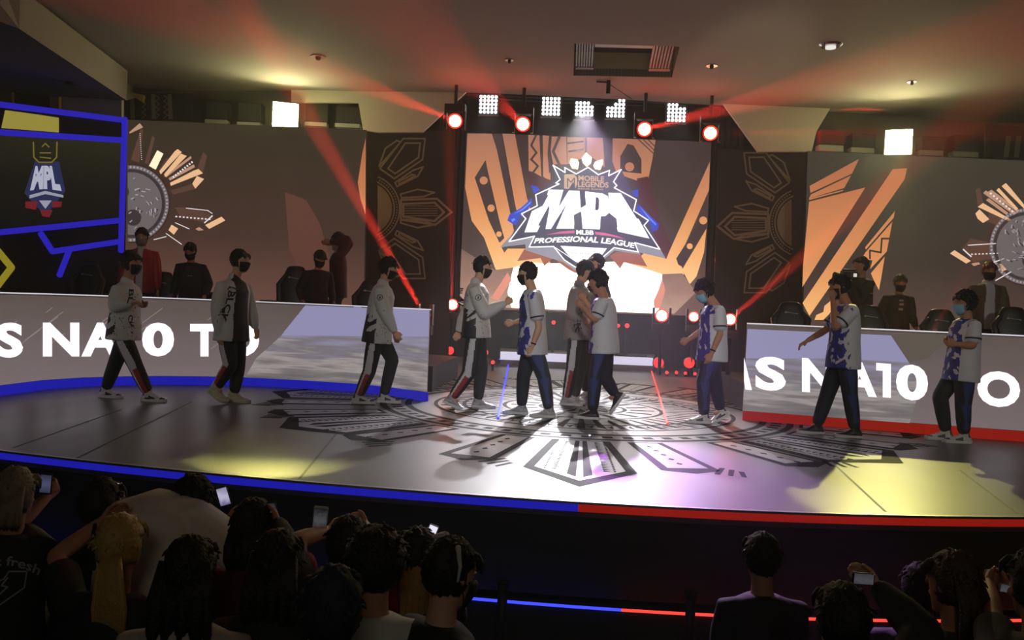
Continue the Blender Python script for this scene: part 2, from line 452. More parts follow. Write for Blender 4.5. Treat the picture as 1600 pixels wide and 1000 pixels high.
# dark blinds with pale bottom bars, high on the wall
def blind(x0, x1, y0, y1, d, lab, red=False, bar=6):
    pl = Plane(P(x0, y0, d), P(x1, y0, d)); c = pl.at((x0+x1)/2, y1)
    e = empty('window_blind', c, 0, lab, 'blind', 'blinds high on the side walls')
    def pc(name, pts, m, th):
        bm = bmesh.new(); poly3(bm, [pl.at(x, y)-c for x, y in pts], -pl.n*th); return obj(name, bm, m, e)
    sl = .045*(x1-x0)
    pc('cassette', [(x0, y0), (x1, y0+sl), (x1, y1-bar-2+sl), (x0, y1-bar-2)], mat('blind_dark', (52, 48, 44), .7) if not red else mat('blind_red_lit', (110, 30, 26), .7), .25)  # red light on one blind is put into its colour
    pc('bottom_bar', [(x0-2, y1-bar), (x1-2, y1-bar+sl), (x1-2, y1+sl), (x0-2, y1)], mat('blind_bar', (190, 190, 178), .6), .2)
    pc('backing', [(x0-2, y1-bar-2), (x1, y1-bar-2+sl), (x1, y1-bar+sl), (x0-2, y1-bar)], m_blackp, .2)
blind(525, 564, 166, 198, 15.3, 'dark wall blind beside the left bulkhead with pale bottom bar')
blind(478, 512, 160, 196, 15.3, 'dark wall blind right of the left flood lamp, half lost in glare')
blind(372, 408, 160, 196, 15.3, 'dark wall blind left of the left flood lamp')
blind(322, 356, 158, 192, 15.3, 'faint wall blind farthest left above the left screen')
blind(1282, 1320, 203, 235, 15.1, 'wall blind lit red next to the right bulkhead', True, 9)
blind(1332, 1368, 208, 238, 15.1, 'dark wall blind left of the right flood lamp', False, 8)
blind(1441, 1476, 212, 242, 15.1, 'dark wall blind just right of the right flood lamp', False, 8)
blind(1492, 1531, 210, 244, 15.1, 'second dark wall blind right of the right flood lamp', False, 8)
# tribal pattern frieze above the left screen and stripes at the right
plf2 = Plane(P(150, 160, 15.3), P(600, 160, 15.3))
fr = empty('patterned_frieze', plf2.at(215, 165), 0, 'strip of tribal patterned panels above the left screen', 'frieze')
def shift(o, e):
    for v in o.data.vertices: v.co -= e.location
    return o
bm = bmesh.new(); poly3(bm, [plf2.at(x, y) for x, y in ((140, 146), (300, 146), (300, 188), (140, 186))], -plf2.n*.05)
shift(obj('panel', bm, mat('frieze_dark', (52, 46, 40), .8), fr), fr)
pol = []
for x in (188, 203, 236, 262): pol.append([(x, 147), (x+6, 147), (x+8, 186), (x+1, 186)])
for x in (222, 243, 256):
    for k in range(4): pol += stroke_px([(x, 149+k*9), (x+6, 153+k*9), (x, 158+k*9)], 1.6)
shift(graphic('pattern', plf2, pol, mat('frieze_pale', (140, 132, 112), .8), fr, .01), fr)
plr2 = Plane(P(1540, 200, 14.5), P(1640, 205, 14.5))
fr2 = empty('patterned_frieze', plr2.at(1590, 230), 0, 'pale striped panel above the right screen at the frame edge', 'frieze')
bm = bmesh.new(); poly3(bm, [plr2.at(x, y) for x, y in ((1540, 195), (1700, 205), (1700, 252), (1540, 246))], -plr2.n*.05)
shift(obj('panel', bm, MATS['frieze_dark'], fr2), fr2)
shift(graphic('pattern', plr2, [[(x+4, 212), (x+12, 212), (x+8, 246), (x, 246)] for x in (1568, 1584, 1600, 1616)], MATS['frieze_pale'], fr2, .01), fr2)
# wedge with yellow light put into its colour, and pale wall bits behind the side screen
vpanel('trim_4', [(196, 143), (224, 148), (223, 160)], 15.2, 15.2, m_yellow)
vpanel('trim_5', [(-40, 128), (18, 136), (18, 168), (-40, 160)], 14.2, 14.2, m_yellow)
vpanel('trim_6', [(78, 148), (92, 148), (92, 178), (78, 178)], 14.2, 14.2, m_yellow)
vpanel('trim_7', [(92, 150), (190, 152), (190, 190), (92, 180)], 14.4, 14.4, m_bulk)

# ================================================================== LED side screens
def screen_thing(name, quad, d0, d1, label, cat, basemat):
    xs = [p[0] for p in quad]
    pl = Plane(P(quad[0][0], quad[0][1], d0), P(quad[1][0], quad[1][1], d1))
    c = pl.at((quad[0][0]+quad[1][0])/2, (quad[0][1]+quad[2][1])/2, -.03); c.z = 0
    e = empty(name, (0, 0, 0), 0, label, cat)
    bm = bmesh.new(); poly3(bm, [pl.at(x, y, -.012) for x, y in quad], -pl.n*.12); obj('cabinet', bm, m_blackp, e)
    bm = bmesh.new(); poly3(bm, [pl.at(x, y, 0) for x, y in quad]); obj('display', bm, basemat, e)
    return e, pl
g_left = emis_grad('screen_left_base', [(0, (104, 72, 62)), (.35, (72, 52, 44)), (1, (54, 46, 34))], 'Z', 1.2, 4.1)
g_right = emis_grad('screen_right_base', [(0, (88, 66, 60)), (.35, (62, 50, 46)), (1, (58, 54, 44))], 'Z', 1.2, 4.1)
sl, PLs = screen_thing('led_wall', [(199, 187), (572, 203), (566, 640), (192, 640)], 14, 14, 'large left LED wall showing half of a metal sun medallion', 'screen', g_left)
sr, PRs = screen_thing('led_wall', [(1262, 236), (1760, 258), (1745, 690), (1250, 670)], 14.3, 13.8, 'large right LED wall with orange tribal shapes and metal sun medallion', 'screen', g_right)
eo = emis_grad('screen_orange', [(0, (255, 190, 120)), (.3, (228, 150, 95)), (1, (170, 98, 68))], 'Z', 1.3, 4.0)
eg = emis('screen_grey', (108, 100, 100)); ed_ = emis('screen_darkgrey', (62, 52, 54)); ew = emis('screen_cream', (255, 244, 205), 1.1)
ep = emis('screen_peach', (240, 190, 145)); eb = emis('screen_brown', (130, 80, 56)); et = emis('screen_tan', (190, 145, 120)); ewh = emis('screen_white', (235, 228, 228))
emb = emis('screen_midbrown', (92, 64, 54)); emar = emis('screen_maroonbrown', (62, 36, 32)); elg = emis('screen_lightgrey', (165, 158, 165))
# left medallion (pixels of the half disc are cut by the screen edge)
def clipx(pts, x0=None, x1=None):
    return [((max(x, x0) if x0 else x) if not x1 else min(max(x, x0 or -9e9), x1), y) for x, y in pts]
def medallion(pl, cx, cy, sgn, clip, parent):
    def cp(ps): return [[(max(x, clip) if sgn > 0 else x, y) for x, y in p] for p in ps]
    graphic('medallion_glow', pl, cp([circ(cx, cy, 62, 40)]), emar, parent, .004)
    graphic('medallion_rim', pl, cp([circ(cx, cy, 60, 48)]), eg, parent, .008)
    graphic('medallion_groove', pl, cp([circ(cx, cy, 54, 48)]), ed_, parent, .012)
    graphic('medallion_face', pl, cp([circ(cx, cy, 49, 48)]), eg, parent, .016)
    rnd = random.Random(3); ps = []
    for k in range(46):
        a = rnd.uniform(0, 6.28); r = rnd.uniform(6, 44); l = rnd.uniform(2, 7)
        x, y = cx+r*math.cos(a), cy+r*math.sin(a)
        if sgn > 0 and x < clip+3: continue
        ps += stroke_px([(x, y), (x+l*math.cos(a+1), y+l*math.sin(a+1)), (x+l, y+l*.3)], rnd.uniform(.8, 2))
    graphic('medallion_relief', pl, ps[::2], elg, parent, .02)
    graphic('medallion_shade', pl, ps[1::2]+cp([circ(cx+4, cy+22, 13, 14), circ(cx-10*sgn, cy-18, 8, 12)]), ed_, parent, .018)
    bd = []
    for k in range(64):
        a = 2*math.pi*k/64; x, y = cx+57*math.cos(a), cy+57*math.sin(a)
        if sgn > 0 and x < clip+2: continue
        bd.append(circ(x, y, 1.7, 8))
    graphic('medallion_beads', pl, bd, elg, parent, .022)
medallion(PLs, 204, 318, 1, 199.6, sl)
Z6 = lambda p: zm(190, 180, 4.165, p)
rays = {'c': [[(178, 330), (232, 228), (272, 250), (222, 355)]],
        'p': [[(345, 235), (365, 220), (392, 240), (255, 385), (245, 365)], [(385, 250), (425, 265), (290, 400), (275, 385)], [(470, 360), (500, 350), (530, 378), (320, 460), (315, 440)],
              [(460, 445), (490, 395), (537, 415), (480, 478)], [(543, 715), (650, 660), (675, 685), (570, 740)], [(305, 748), (325, 712), (368, 738), (340, 778)]],
        't': [[(305, 410), (470, 320), (478, 338), (315, 425)], [(275, 395), (450, 265), (455, 280), (290, 405)], [(50, 110), (118, 52), (140, 78), (130, 84), (116, 66), (52, 120)], [(480, 740), (505, 728), (535, 748), (500, 752)]],
        'b': [[(490, 350), (530, 240), (556, 262), (530, 378)], [(320, 490), (460, 445), (490, 478), (340, 516), (325, 505)], [(60, 290), (125, 88), (140, 95), (115, 310)], [(150, 310), (200, 130), (215, 150), (175, 320)],
              [(345, 600), (420, 600), (570, 640), (600, 670), (545, 700), (380, 660)], [(240, 360), (290, 280), (310, 285), (262, 372)]]}
for k, mm, of in (('b', emb, .006), ('t', et, .01), ('p', ep, .012), ('c', ew, .014)):
    graphic('sun_ray', PLs, [Z6(p) for p in rays[k]], mm, sl, of)
dots = []
for k in range(14): dots.append(Z6(circ(120+k*.8, 120+k*13, 3, 6)))
for k in range(9): dots.append(Z6([(330+k*15, 400-k*12), (338+k*15, 394-k*12), (346+k*15, 404-k*12), (338+k*15, 410-k*12)]))
for k in range(10): dots.append(Z6([(350+k*24, 655+k*2), (362+k*24, 655+k*2), (362+k*24, 664+k*2), (350+k*24, 664+k*2)]))
dots += [Z6(p) for p in stroke_px([(420, 605), (560, 620), (590, 640)], 5)+stroke_px([(350, 700), (440, 740)], 5)+stroke_px([(290, 770), (390, 840)], 5)+stroke_px([(540, 700), (590, 655)], 8)+stroke_px([(210, 810), (290, 790)], 5)]
graphic('sun_sparkle', PLs, dots, ewh, sl, .016)
graphic('faint_shape', PLs, [[(445, 300), (478, 312), (500, 350), (520, 420), (514, 455), (478, 440), (452, 390)]], emis('screen_faint', (96, 62, 52)), sl, .004)
graphic('orange_edge', PLs, [[(571.5, 215), (571, 335), (563, 310), (559, 285), (566, 240)]], eo, sl, .006)
# right screen
medallion(PRs, 1606, 385, -1, 0, sr)
Z7 = lambda p: zm(1470, 260, 4.546, p)
R7 = {'b': [[(245, 165), (280, 150), (300, 260), (265, 290)], [(345, 310), (500, 400), (470, 450), (330, 390)], [(150, 590), (210, 510), (440, 560), (460, 640), (230, 680)]],
      't': [[(320, 240), (340, 225), (480, 330), (465, 345)], [(300, 190), (320, 170), (540, 330), (520, 345)], [(335, 180), (360, 165), (560, 315), (545, 325)], [(215, 690), (270, 680), (280, 695), (235, 708)]],
      'p': [[(432, 140), (462, 118), (492, 150), (591, 270), (591, 300)], [(395, 170), (412, 152), (550, 300), (535, 312)], [(262, 288), (300, 260), (510, 385), (495, 395), (320, 305)], [(245, 335), (275, 305), (345, 375), (300, 402), (262, 372)],
            [(65, 618), (98, 595), (215, 672), (180, 690)], [(415, 695), (475, 675), (498, 725), (435, 745)]],
      'd': []}
for k, mm, of in (('b', emb, .006), ('t', et, .01), ('p', ep, .012)):
    graphic('sun_ray', PRs, [Z7(p) for p in R7[k]], mm, sr, of)
dots = [Z7([(345+k*22, 190+k*18), (357+k*22, 184+k*18), (365+k*22, 196+k*18), (353+k*22, 202+k*18)]) for k in range(8)]
dots += [Z7([(215+k*26, 620-k*1), (228+k*26, 620-k), (228+k*26, 628-k), (215+k*26, 628-k)]) for k in range(9)]
dots += [Z7(p) for p in stroke_px([(195, 560), (390, 548)], 6)+stroke_px([(350, 690), (450, 655)], 7)+stroke_px([(390, 810), (500, 748)], 7)+stroke_px([(160, 590), (215, 640)], 9)]
dots += [circ(1584, 361, 3, 10)]
graphic('sun_sparkle', PRs, dots, ewh, sr, .016)
Z8 = lambda p: zm(1240, 190, 3.228, p)
org = [[(80, 325), (330, 188), (295, 262), (85, 360)], [(86, 368), (290, 272), (255, 335), (78, 388)], [(78, 404), (362, 332), (44, 835), (48, 720), (210, 450), (85, 485), (68, 510)],
       [(500, 240), (572, 235), (560, 290), (80, 980), (45, 915)], circ(112, 530, 26, 24), [(512, 450), (505, 485), (365, 645), (360, 635)],
       [(498, 505), (470, 655), (385, 745), (398, 700), (345, 690), (362, 660)], [(460, 680), (440, 800), (430, 850), (400, 790), (390, 765)], [(185, 905), (190, 960), (150, 1000), (105, 1000), (115, 975), (150, 960), (155, 930)],
       [(78, 396), (250, 350), (250, 344), (78, 388)]]
graphic('orange_shapes', PRs, [Z8(p) for p in org], eo, sr, .005)
graphic('zigzag_lines', PRs, [Z8(p) for p in stroke_px([(385, 690), (385, 650), (440, 660), (445, 590), (480, 590)], 9)], emis('screen_linedark', (58, 48, 42)), sr, .009)

# ================================================================== centre LED screen
PCc = Plane((-6, 18.6, 0), (6, 18.6, 0))
cs = empty('led_wall', (0, 0, 0), 0, 'bright centre LED screen showing the league logo', 'screen')
quad = [(729, 207), (1112, 222), (1100, 494), (717, 482)]
bm = bmesh.new(); poly3(bm, [PCc.at(x, y, -.02) for x, y in quad], -PCc.n*.15); obj('cabinet', bm, m_blackp, cs)
cbase = emis_grad('centre_base', [(0, (120, 90, 80)), (.3, (84, 66, 60)), (1, (62, 48, 48))], 'Z', 1.2, 5.0)
bm = bmesh.new(); poly3(bm, [PCc.at(x, y) for x, y in quad]); obj('display', bm, cbase, cs)
ZA = lambda p: zm(700, 190, 3.225, p)
ZC_ = lambda p: zm(780, 250, 5.882, p)
ZD = lambda p: zm(900, 250, 5.88, p)
ZE = lambda p: zm(710, 195, 6.667, p)
co_ = emis_grad('centre_orange', [(0, (255, 214, 150)), (.25, (246, 178, 112)), (.55, (214, 140, 92)), (1, (160, 108, 88))], 'Z', 1.6, 5.1, s=1.1)
orange = [ZE([(135, 92), (390, 92), (440, 250), (570, 850), (640, 1180), (420, 1330), (180, 1000), (112, 655)]),
          ZE([(500, 92), (630, 95), (755, 760), (830, 1000), (700, 1250), (640, 870)]),
          ZE([(770, 105), (885, 110), (905, 540), (820, 490), (775, 480)]), ZE([(920, 110), (1000, 115), (1000, 590), (925, 540)]),
          ZA([(505, 75), (595, 76), (600, 215), (560, 215), (530, 215)]), ZA([(600, 78), (690, 80), (690, 180), (640, 200), (602, 215)]),
          ZA([(700, 80), (780, 82), (790, 230), (740, 190), (700, 170)]), ZA([(830, 84), (1046, 92), (1030, 190), (1010, 285), (960, 300), (900, 270), (850, 262), (828, 200)]),
          ZA([(1320, 200), (1315, 345), (1165, 690), (1190, 770), (1100, 770), (950, 700), (1000, 650), (1098, 692)]),
          ZA([(1302, 540), (1290, 660), (1252, 780), (1218, 820), (1180, 745)]),
          ZA([(240, 745), (85, 320), (95, 310), (300, 690), (420, 640), (440, 700), (300, 760)]), ZA([(270, 680), (300, 640), (480, 640), (520, 720), (330, 740)]),
          ZA([(900, 700), (990, 690), (1110, 740), (1180, 790), (1020, 800)])]
graphic('orange_shapes', PCc, orange, co_, cs, .006)
cdk = emis('centre_dark', (72, 56, 56))
dark = [ZE([(325, 365), (348, 480), (470, 1000), (520, 1180), (470, 1230), (360, 1000), (212, 550)]),
        ZE([(405, 92), (490, 92), (560, 500), (640, 860), (720, 1190), (640, 1200), (570, 860), (440, 250)]),
        ZA([(905, 112), (935, 120), (975, 190), (975, 262), (900, 255), (868, 248), (868, 175)]),
        ZA([(1290, 470), (1300, 530), (1185, 735), (1160, 720), (1150, 690)])]
dark += [ZE(p) for p in stroke_px([(850, 110), (800, 215), (855, 290), (800, 360), (870, 430), (825, 490)], 22)]
dark += [ZE(p) for p in stroke_px([(1000, 120), (985, 300), (1000, 490)], 30)]
dark += [ZA(p) for p in stroke_px([(560, 80), (530, 150), (560, 215)], 14)+stroke_px([(600, 110), (680, 100)], 8)+stroke_px([(610, 150), (680, 140)], 8)]
dark += [ZA(p) for p in stroke_px([(960, 90), (1040, 165)], 5)+stroke_px([(985, 92), (1043, 148)], 5)+stroke_px([(1010, 92), (1045, 128)], 5)]
graphic('dark_shapes', PCc, dark, cdk, cs, .010)
graphic('orange_dots', PCc, [ZE(circ(305, 580, 42)), ZE(circ(382, 868, 38)), ZA(circ(257, 567, 14)), ZA(circ(915, 228, 23)), ZA(circ(1286, 498, 20)), ZA(circ(1218, 628, 15))], co_, cs, .014)
# glowing lower part of the picture
ROCK = emis_grad('centre_rock', [(0, (196, 160, 140)), (.4, (168, 128, 112)), (1, (128, 98, 90))], 'Z', 1.2, 2.4, streak=.5, nscale=(3, 3, 3))
graphic('rock_picture', PCc, [ZA([(66, 640), (235, 748), (330, 735), (350, 940), (60, 925)]), ZA([(1040, 770), (1180, 765), (1222, 822), (1250, 860), (1140, 968), (1020, 965)])], ROCK, cs, .008)
GLOW = emis_grad('centre_glow', [(0, (255, 250, 238)), (.6, (255, 248, 232)), (1, (255, 216, 165))], 'Z', 1.2, 2.45, s=3.2)
graphic('glow_picture', PCc, [ZA([(330, 735), (430, 712), (520, 715), (700, 740), (880, 705), (1080, 770), (1060, 850), (1035, 905), (1060, 966), (320, 938), (300, 860)])], GLOW, cs, .011)
graphic('red_streak', PCc, [ZA([(215, 890), (300, 760), (320, 800), (255, 900)]), ZA([(1035, 905), (1060, 850), (1080, 790), (1095, 850), (1070, 940), (1040, 940)])], emis('centre_redglow', (236, 150, 128), 1.0), cs, .013)
# logo
LGY = emis('logo_grey', (150, 148, 162)); LNV = emis('logo_navy', (70, 68, 92)); LWH = emis('logo_white', (255, 255, 255), 1.25)
LBL = emis('logo_blue', (44, 70, 200)); LLB = emis('logo_lightblue', (110, 150, 250)); LPK = emis('logo_pink', (225, 100, 150)); LGD = emis('logo_gold', (206, 166, 132)); LMR = emis('logo_maroon', (164, 92, 70)); LDM = emis('logo_darkmaroon', (84, 44, 48))
graphic('logo_rays', PCc, [ZC_([(230, 820), (500, 815), (545, 855), (415, 975), (380, 900), (165, 930)]), ZD([(310, 880), (370, 845), (580, 850), (655, 980), (440, 940), (405, 1000)]), ZC_([(530, 930), (600, 880), (740, 1010), (700, 1040), (640, 1010)])], LMR, cs, .016)
graphic('logo_shadow', PCc, [ZD([(560, 170), (660, 150), (640, 230), (760, 500), (880, 780), (830, 908), (770, 830), (600, 500)]), ZC_([(255, 110), (490, 190), (520, 215), (340, 310), (280, 250)])], LDM, cs, .015)
graphic('logo_dragon', PCc, [ZC_([(95, 500), (200, 440), (300, 350), (308, 412), (205, 482), (240, 540), (150, 605), (75, 555), (105, 522)]), ZC_([(290, 230), (340, 240), (378, 280), (320, 310)]),
        ZD([(570, 400), (690, 520), (765, 590), (750, 640), (690, 662), (620, 600), (665, 555), (555, 470)]), ZD([(500, 290), (572, 268), (572, 345), (500, 312)])], LBL, cs, .017)
graphic('logo_dragon_light', PCc, [ZC_([(110, 545), (140, 535), (150, 550), (120, 570)]), ZC_([(120, 500), (210, 450), (290, 380), (292, 395), (215, 462)]), ZD([(580, 420), (680, 530), (740, 590), (730, 600), (660, 530)])], LLB, cs, .019)
graphic('logo_bevel', PCc, [ZC_([(8, 802), (245, 540), (700, 480), (1331, 600), (1480, 815), (1530, 905), (1290, 850), (1300, 870), (1060, 832), (960, 915), (840, 1040), (690, 1010), (590, 940), (490, 825), (245, 830), (240, 775)])], LGY, cs, .018)
OUT = [(495, 48), (605, 115), (603, 70), (708, 128), (812, 70), (821, 70), (911, 135), (1014, 95), (1006, 145), (1121, 88), (1051, 200), (1081, 235), (1058, 255), (1261, 365), (1236, 468), (1371, 555), (1331, 600), (1476, 820), (1246, 760),
       (1278, 845), (1056, 805), (956, 890), (840, 1010), (700, 985), (600, 920), (500, 795), (275, 800), (325, 700), (90, 750), (245, 540), (205, 495), (350, 420), (335, 320), (550, 220), (520, 212), (560, 180)]
graphic('logo_field', PCc, [ZC_(OUT)], LNV, cs, .022)
graphic('logo_shield', PCc, [ZC_([(560, 788), (990, 812), (940, 880), (830, 985), (745, 955), (640, 880)])], LWH, cs, .024)
graphic('logo_outline', PCc, [ZC_(p) for p in stroke_px(OUT, 11, True)]+[ZC_(p) for p in stroke_px([(500, 795), (600, 860), (700, 930), (830, 985)], 7)], LWH, cs, .026)
MP = [(455, 272), (590, 275), (546, 435), (640, 280), (738, 283), (738, 335), (718, 342), (714, 412), (750, 442), (798, 412), (802, 342), (790, 337), (790, 288), (946, 306), (996, 331), (1011, 376), (1009, 486), (976, 516), (906, 521),
      (901, 586), (928, 591), (926, 638), (766, 632), (768, 582), (788, 578), (797, 507), (744, 475), (685, 507), (672, 572), (690, 578), (688, 632), (523, 632), (545, 588), (560, 586), (620, 400), (475, 635), (425, 635), (470, 395),
      (358, 600), (375, 605), (348, 662), (232, 665), (272, 600), (290, 600), (338, 520), (300, 470), (400, 420), (450, 325), (440, 318)]
LL = [(297, 300), (410, 303), (425, 350), (410, 362), (515, 640), (548, 642), (508, 530), (575, 540), (675, 722), (385, 658), (375, 620), (395, 612), (372, 540), (308, 490), (345, 455), (325, 350), (303, 345)]
graphic('logo_letters', PCc, [ZC_(MP), ZD(LL)], LWH, cs, .030)
graphic('logo_letter_hole', PCc, [ZC_([(888, 341), (911, 346), (918, 370), (916, 440), (907, 461), (882, 461)])], LNV, cs, .034)
graphic('logo_swoosh', PCc, [ZC_([(430, 688), (560, 658), (690, 648), (692, 672), (560, 676)]), ZD([(175, 660), (260, 668), (380, 698), (460, 730), (330, 702), (178, 684)])], LPK, cs, .030)
fn = lambda x, y: PCc.at(x, y, .032)
text_px('logo_text', 'MLBB', ZC_([(708, 684), (868, 690)]), ZC_([(708, 642), (868, 646)]), fn, LWH, cs, .04)
text_px('logo_text', 'PROFESSIONAL LEAGUE', ZC_([(316, 768), (480, 760), (700, 754), (880, 760), (1000, 772), (1120, 788), (1238, 812)]), ZC_([(335, 718), (490, 712), (700, 700), (880, 706), (1010, 718), (1130, 736), (1248, 765)]), fn, LWH, cs, .035)
text_px('logo_text', 'MOBILE', ZC_([(728, 190), (965, 200)]), ZC_([(728, 140), (965, 150)]), fn, LGD, cs, .03)
text_px('logo_text', 'LEGENDS', ZC_([(724, 248), (1005, 256)]), ZC_([(724, 196), (1005, 204)]), fn, LGD, cs, .03)
text_px('logo_text', 'BANG BANG', ZC_([(724, 270), (955, 278)]), ZC_([(724, 256), (955, 264)]), fn, LGD, cs, .02)
text_px('logo_text', 'PHILIPPINES', ZC_([(660, 864), (850, 872)]), ZC_([(660, 848), (850, 856)]), lambda x, y: PCc.at(x, y, .028), emis('logo_faint', (190, 170, 190)), cs, .01)
graphic('logo_emblem', PCc, [ZC_([(597, 135), (625, 130), (690, 130), (716, 165), (716, 225), (700, 262), (680, 200), (660, 225), (640, 200), (640, 265), (597, 262)])], LGD, cs, .03)
graphic('logo_emblem_letter', PCc, [ZC_(p) for p in stroke_px([(628, 250), (628, 170), (660, 205), (690, 165), (692, 250)], 9)], LNV, cs, .034)
FL = emis('crown_glow', (255, 226, 130), 6.0)
graphic('crown_flame', PCc, [zm(780, 230, 5.263, p) for p in ([(590, 95), (640, 100), (655, 130), (645, 180), (600, 175), (580, 130)], [(680, 90), (715, 45), (760, 85), (755, 130), (720, 160), (690, 130)], [(790, 120), (850, 100), (850, 140), (830, 185), (790, 180), (775, 150)])], FL, cs, .028)

# ================================================================== banners with half sun line art
m_cloth = mat('banner_cloth', (62, 54, 48), .9, bump=.15, bscale=40)
m_line = mat('banner_line', (165, 152, 125), .85)
def banner(quad, d0, d1, mapf, clipf, label, cl):
    pl = Plane(P(quad[0][0], quad[0][1], d0), P(quad[1][0], quad[1][1], d1))
    e = empty('banner', (0, 0, 0), 0, label, 'banner')
    bm = bmesh.new(); poly3(bm, [pl.at(x, y) for x, y in quad], -pl.n*.04); obj('cloth', bm, m_cloth, e)
    st = []
    mir = lambda p: [(x, 970-y) for x, y in p]
    C0 = (40, 485)
    prim = [[(238, 437), (438, 430), (520, 505), (430, 575), (236, 547)], [(250, 460), (425, 452), (478, 505), (425, 555), (250, 530)]]
    for q in prim: st += stroke_px(q, 12, True)
    for k in range(5): st += stroke_px([(255, 470+k*14), (440, 472+k*13)], 4)
    for q in ([(120, 262), (250, 95), (372, 95), (358, 212), (200, 318)], [(165, 262), (262, 120), (345, 120), (335, 200), (205, 290)], [(115, 250), (150, 150), (215, 105), (235, 115)],
              [(205, 340), (305, 272), (362, 252), (330, 305), (215, 362)], [(235, 405), (330, 378), (425, 395), (365, 418), (240, 425)], [(225, 335), (300, 295), (318, 300), (228, 350)]):
        st += stroke_px(q, 9, True); st += stroke_px(mir(q), 9, True)
    for R in (190, 160):
        st += stroke_px([(C0[0]+R*math.cos(a), C0[1]+R*math.sin(a)) for a in [(-1.18+.118*i) for i in range(21)]], 8)
    for i in range(26):
        a = -1.1+.088*i; st += [circ(C0[0]+175*math.cos(a), C0[1]+175*math.sin(a), 5, 6)]
    st.append([(C0[0]+148*math.cos(a), C0[1]+148*math.sin(a)) for a in [(-1.1+.11*i) for i in range(21)]])
    st2 = []
    for p in st:
        q = mapf(p)
        q = [(min(x, cl) if clipf else max(x, cl), y) for x, y in q]
        if max(x for x, y in q)-min(x for x, y in q) < .3: continue
        st2.append(q)
    graphic('sun_print', pl, st2, m_line, e, .006)
    return e
banner([(570, 200), (706, 205), (700, 640), (560, 640)], 15.6, 15.9, lambda p: zm(560, 190, 3.57, p), False, 'dark banner with half sun line print left of the centre screen', 589)
banner([(1122, 232), (1264, 236), (1254, 680), (1110, 670)], 15.6, 15.4, lambda p: [(1110+(560-x)/3.57, 220+(y-28)/3.57) for x, y in p], True, 'dark banner with half sun line print right of the centre screen', 1244)

# black drapes beside / over the screen
def drape(name, x0, x1, y0, y1, d0, d1, label):
    a, b = P(x0, y0, d0), P(x1, y0, d1); a2, b2 = P(x0, y1, d0), P(x1, y1, d1)
    bm = bmesh.new(); n = 40; top = []; bot = []
    for i in range(n+1):
        t = i/n; p = a.lerp(b, t); q = a2.lerp(b2, t); p.z = a.z+(b.z-a.z)*t; w_ = math.sin(t*n*.9)*.035
        d_ = Vector((0, w_, 0)); top.append(bm.verts.new(p+d_)); bot.append(bm.verts.new(Vector((p.x, p.y, max(q.z, 0)))+d_))
    for i in range(n): bm.faces.new((top[i], top[i+1], bot[i+1], bot[i]))
    ret = bmesh.ops.extrude_face_region(bm, geom=list(bm.faces)); bmesh.ops.translate(bm, verts=[g for g in ret['geom'] if isinstance(g, bmesh.types.BMVert)], vec=(0, .03, 0))
    tag(obj(name, bm, m_black), label, 'curtain')
drape('curtain', 690, 732, 120, 640, 17.5, 18.4, 'black drape left of the centre screen')
drape('curtain', 1108, 1165, 130, 660, 18.4, 17.2, 'black drape right of the centre screen')
# ================================================================== desks with LED fronts
def floorpts(l): return [G(x, y, 0) for x, y in l]
Ldesk = floorpts([(-190, 640), (-60, 628), (0, 618), (65, 609), (130, 604), (190, 602), (250, 601), (325, 601.5), (400, 603), (475, 607), (550, 612), (610, 618), (667, 627)])
Rdesk = floorpts([(1160, 656), (1350, 671), (1600, 690), (1760, 702)])
HT = 1.145
class Front:
    """curved vertical front: maps pixels to points on it"""
    def __init__(s, pts): s.pts = pts
    def at(s, px, py, off=0.0):
        r = ray(px, py); best = None
        for i in range(len(s.pts)-1):
            a, b = s.pts[i], s.pts[i+1]; t = (b-a).normalized(); n = Vector((t.y, -t.x, 0))
            k = (a+n*off-CAM).dot(n)/r.dot(n); q = CAM+r*k; u = (q-a).dot(t)/(b-a).length
            lo = -9 if i == 0 else -1e-6; hi = 9 if i == len(s.pts)-2 else 1+1e-6
            if lo <= u <= hi and k > 0: return q
            if best is None or abs(u-.5) < best[0]: best = (abs(u-.5), q)
        return best[1]
FLd, FRd = Front(Ldesk), Front(Rdesk)
def stripmap(bm, fr, poly, off, step=14):
    """traced polygon laid on the curved front, cut into narrow columns so that it follows the curve"""
    b2 = bmesh.new(); vs = [b2.verts.new((x, y, 0)) for x, y in poly]; b2.faces.new(vs)
    xs = [p[0] for p in poly]; x = min(xs)+step
    while x < max(xs):
        bmesh.ops.bisect_plane(b2, geom=list(b2.verts)+list(b2.edges)+list(b2.faces), plane_co=(x, 0, 0), plane_no=(1, 0, 0)); x += step
    bmesh.ops.triangulate(b2, faces=b2.faces)
    mp = {v: bm.verts.new(fr.at(v.co.x, v.co.y, off)) for v in b2.verts}
    for f in b2.faces: bm.faces.new([mp[v] for v in f.verts])
    b2.free()
def fgraphic(name, fr, polys, m, parent, off):
    bm = bmesh.new()
    for p in polys: stripmap(bm, fr, p, off)
    me = bpy.data.meshes.new(name); bm.to_mesh(me); bm.free(); return link(name, me, m, parent)
g_desk = emis_grad('desk_screen', [(0, (120, 106, 108)), (.5, (106, 94, 94)), (1, (92, 80, 74))], 'Z', .1, 1.15, streak=.25, nscale=(1.2, 1.2, 5))
g_water = emis_grad('desk_water', [(0, (96, 92, 96)), (.3, (120, 114, 114)), (.45, (158, 150, 148)), (.62, (118, 112, 118)), (1, (150, 144, 172))], 'Z', -.1, .95, streak=1.1, nscale=(1.3, 1.3, 16))
g_lilac = emis('desk_lilac', (146, 142, 178)); g_brown = emis('desk_brown', (92, 84, 76)); g_text = emis('desk_text', (255, 246, 255), 1.25)
m_desktop = mat('desk_top', (150, 146, 150), .35)
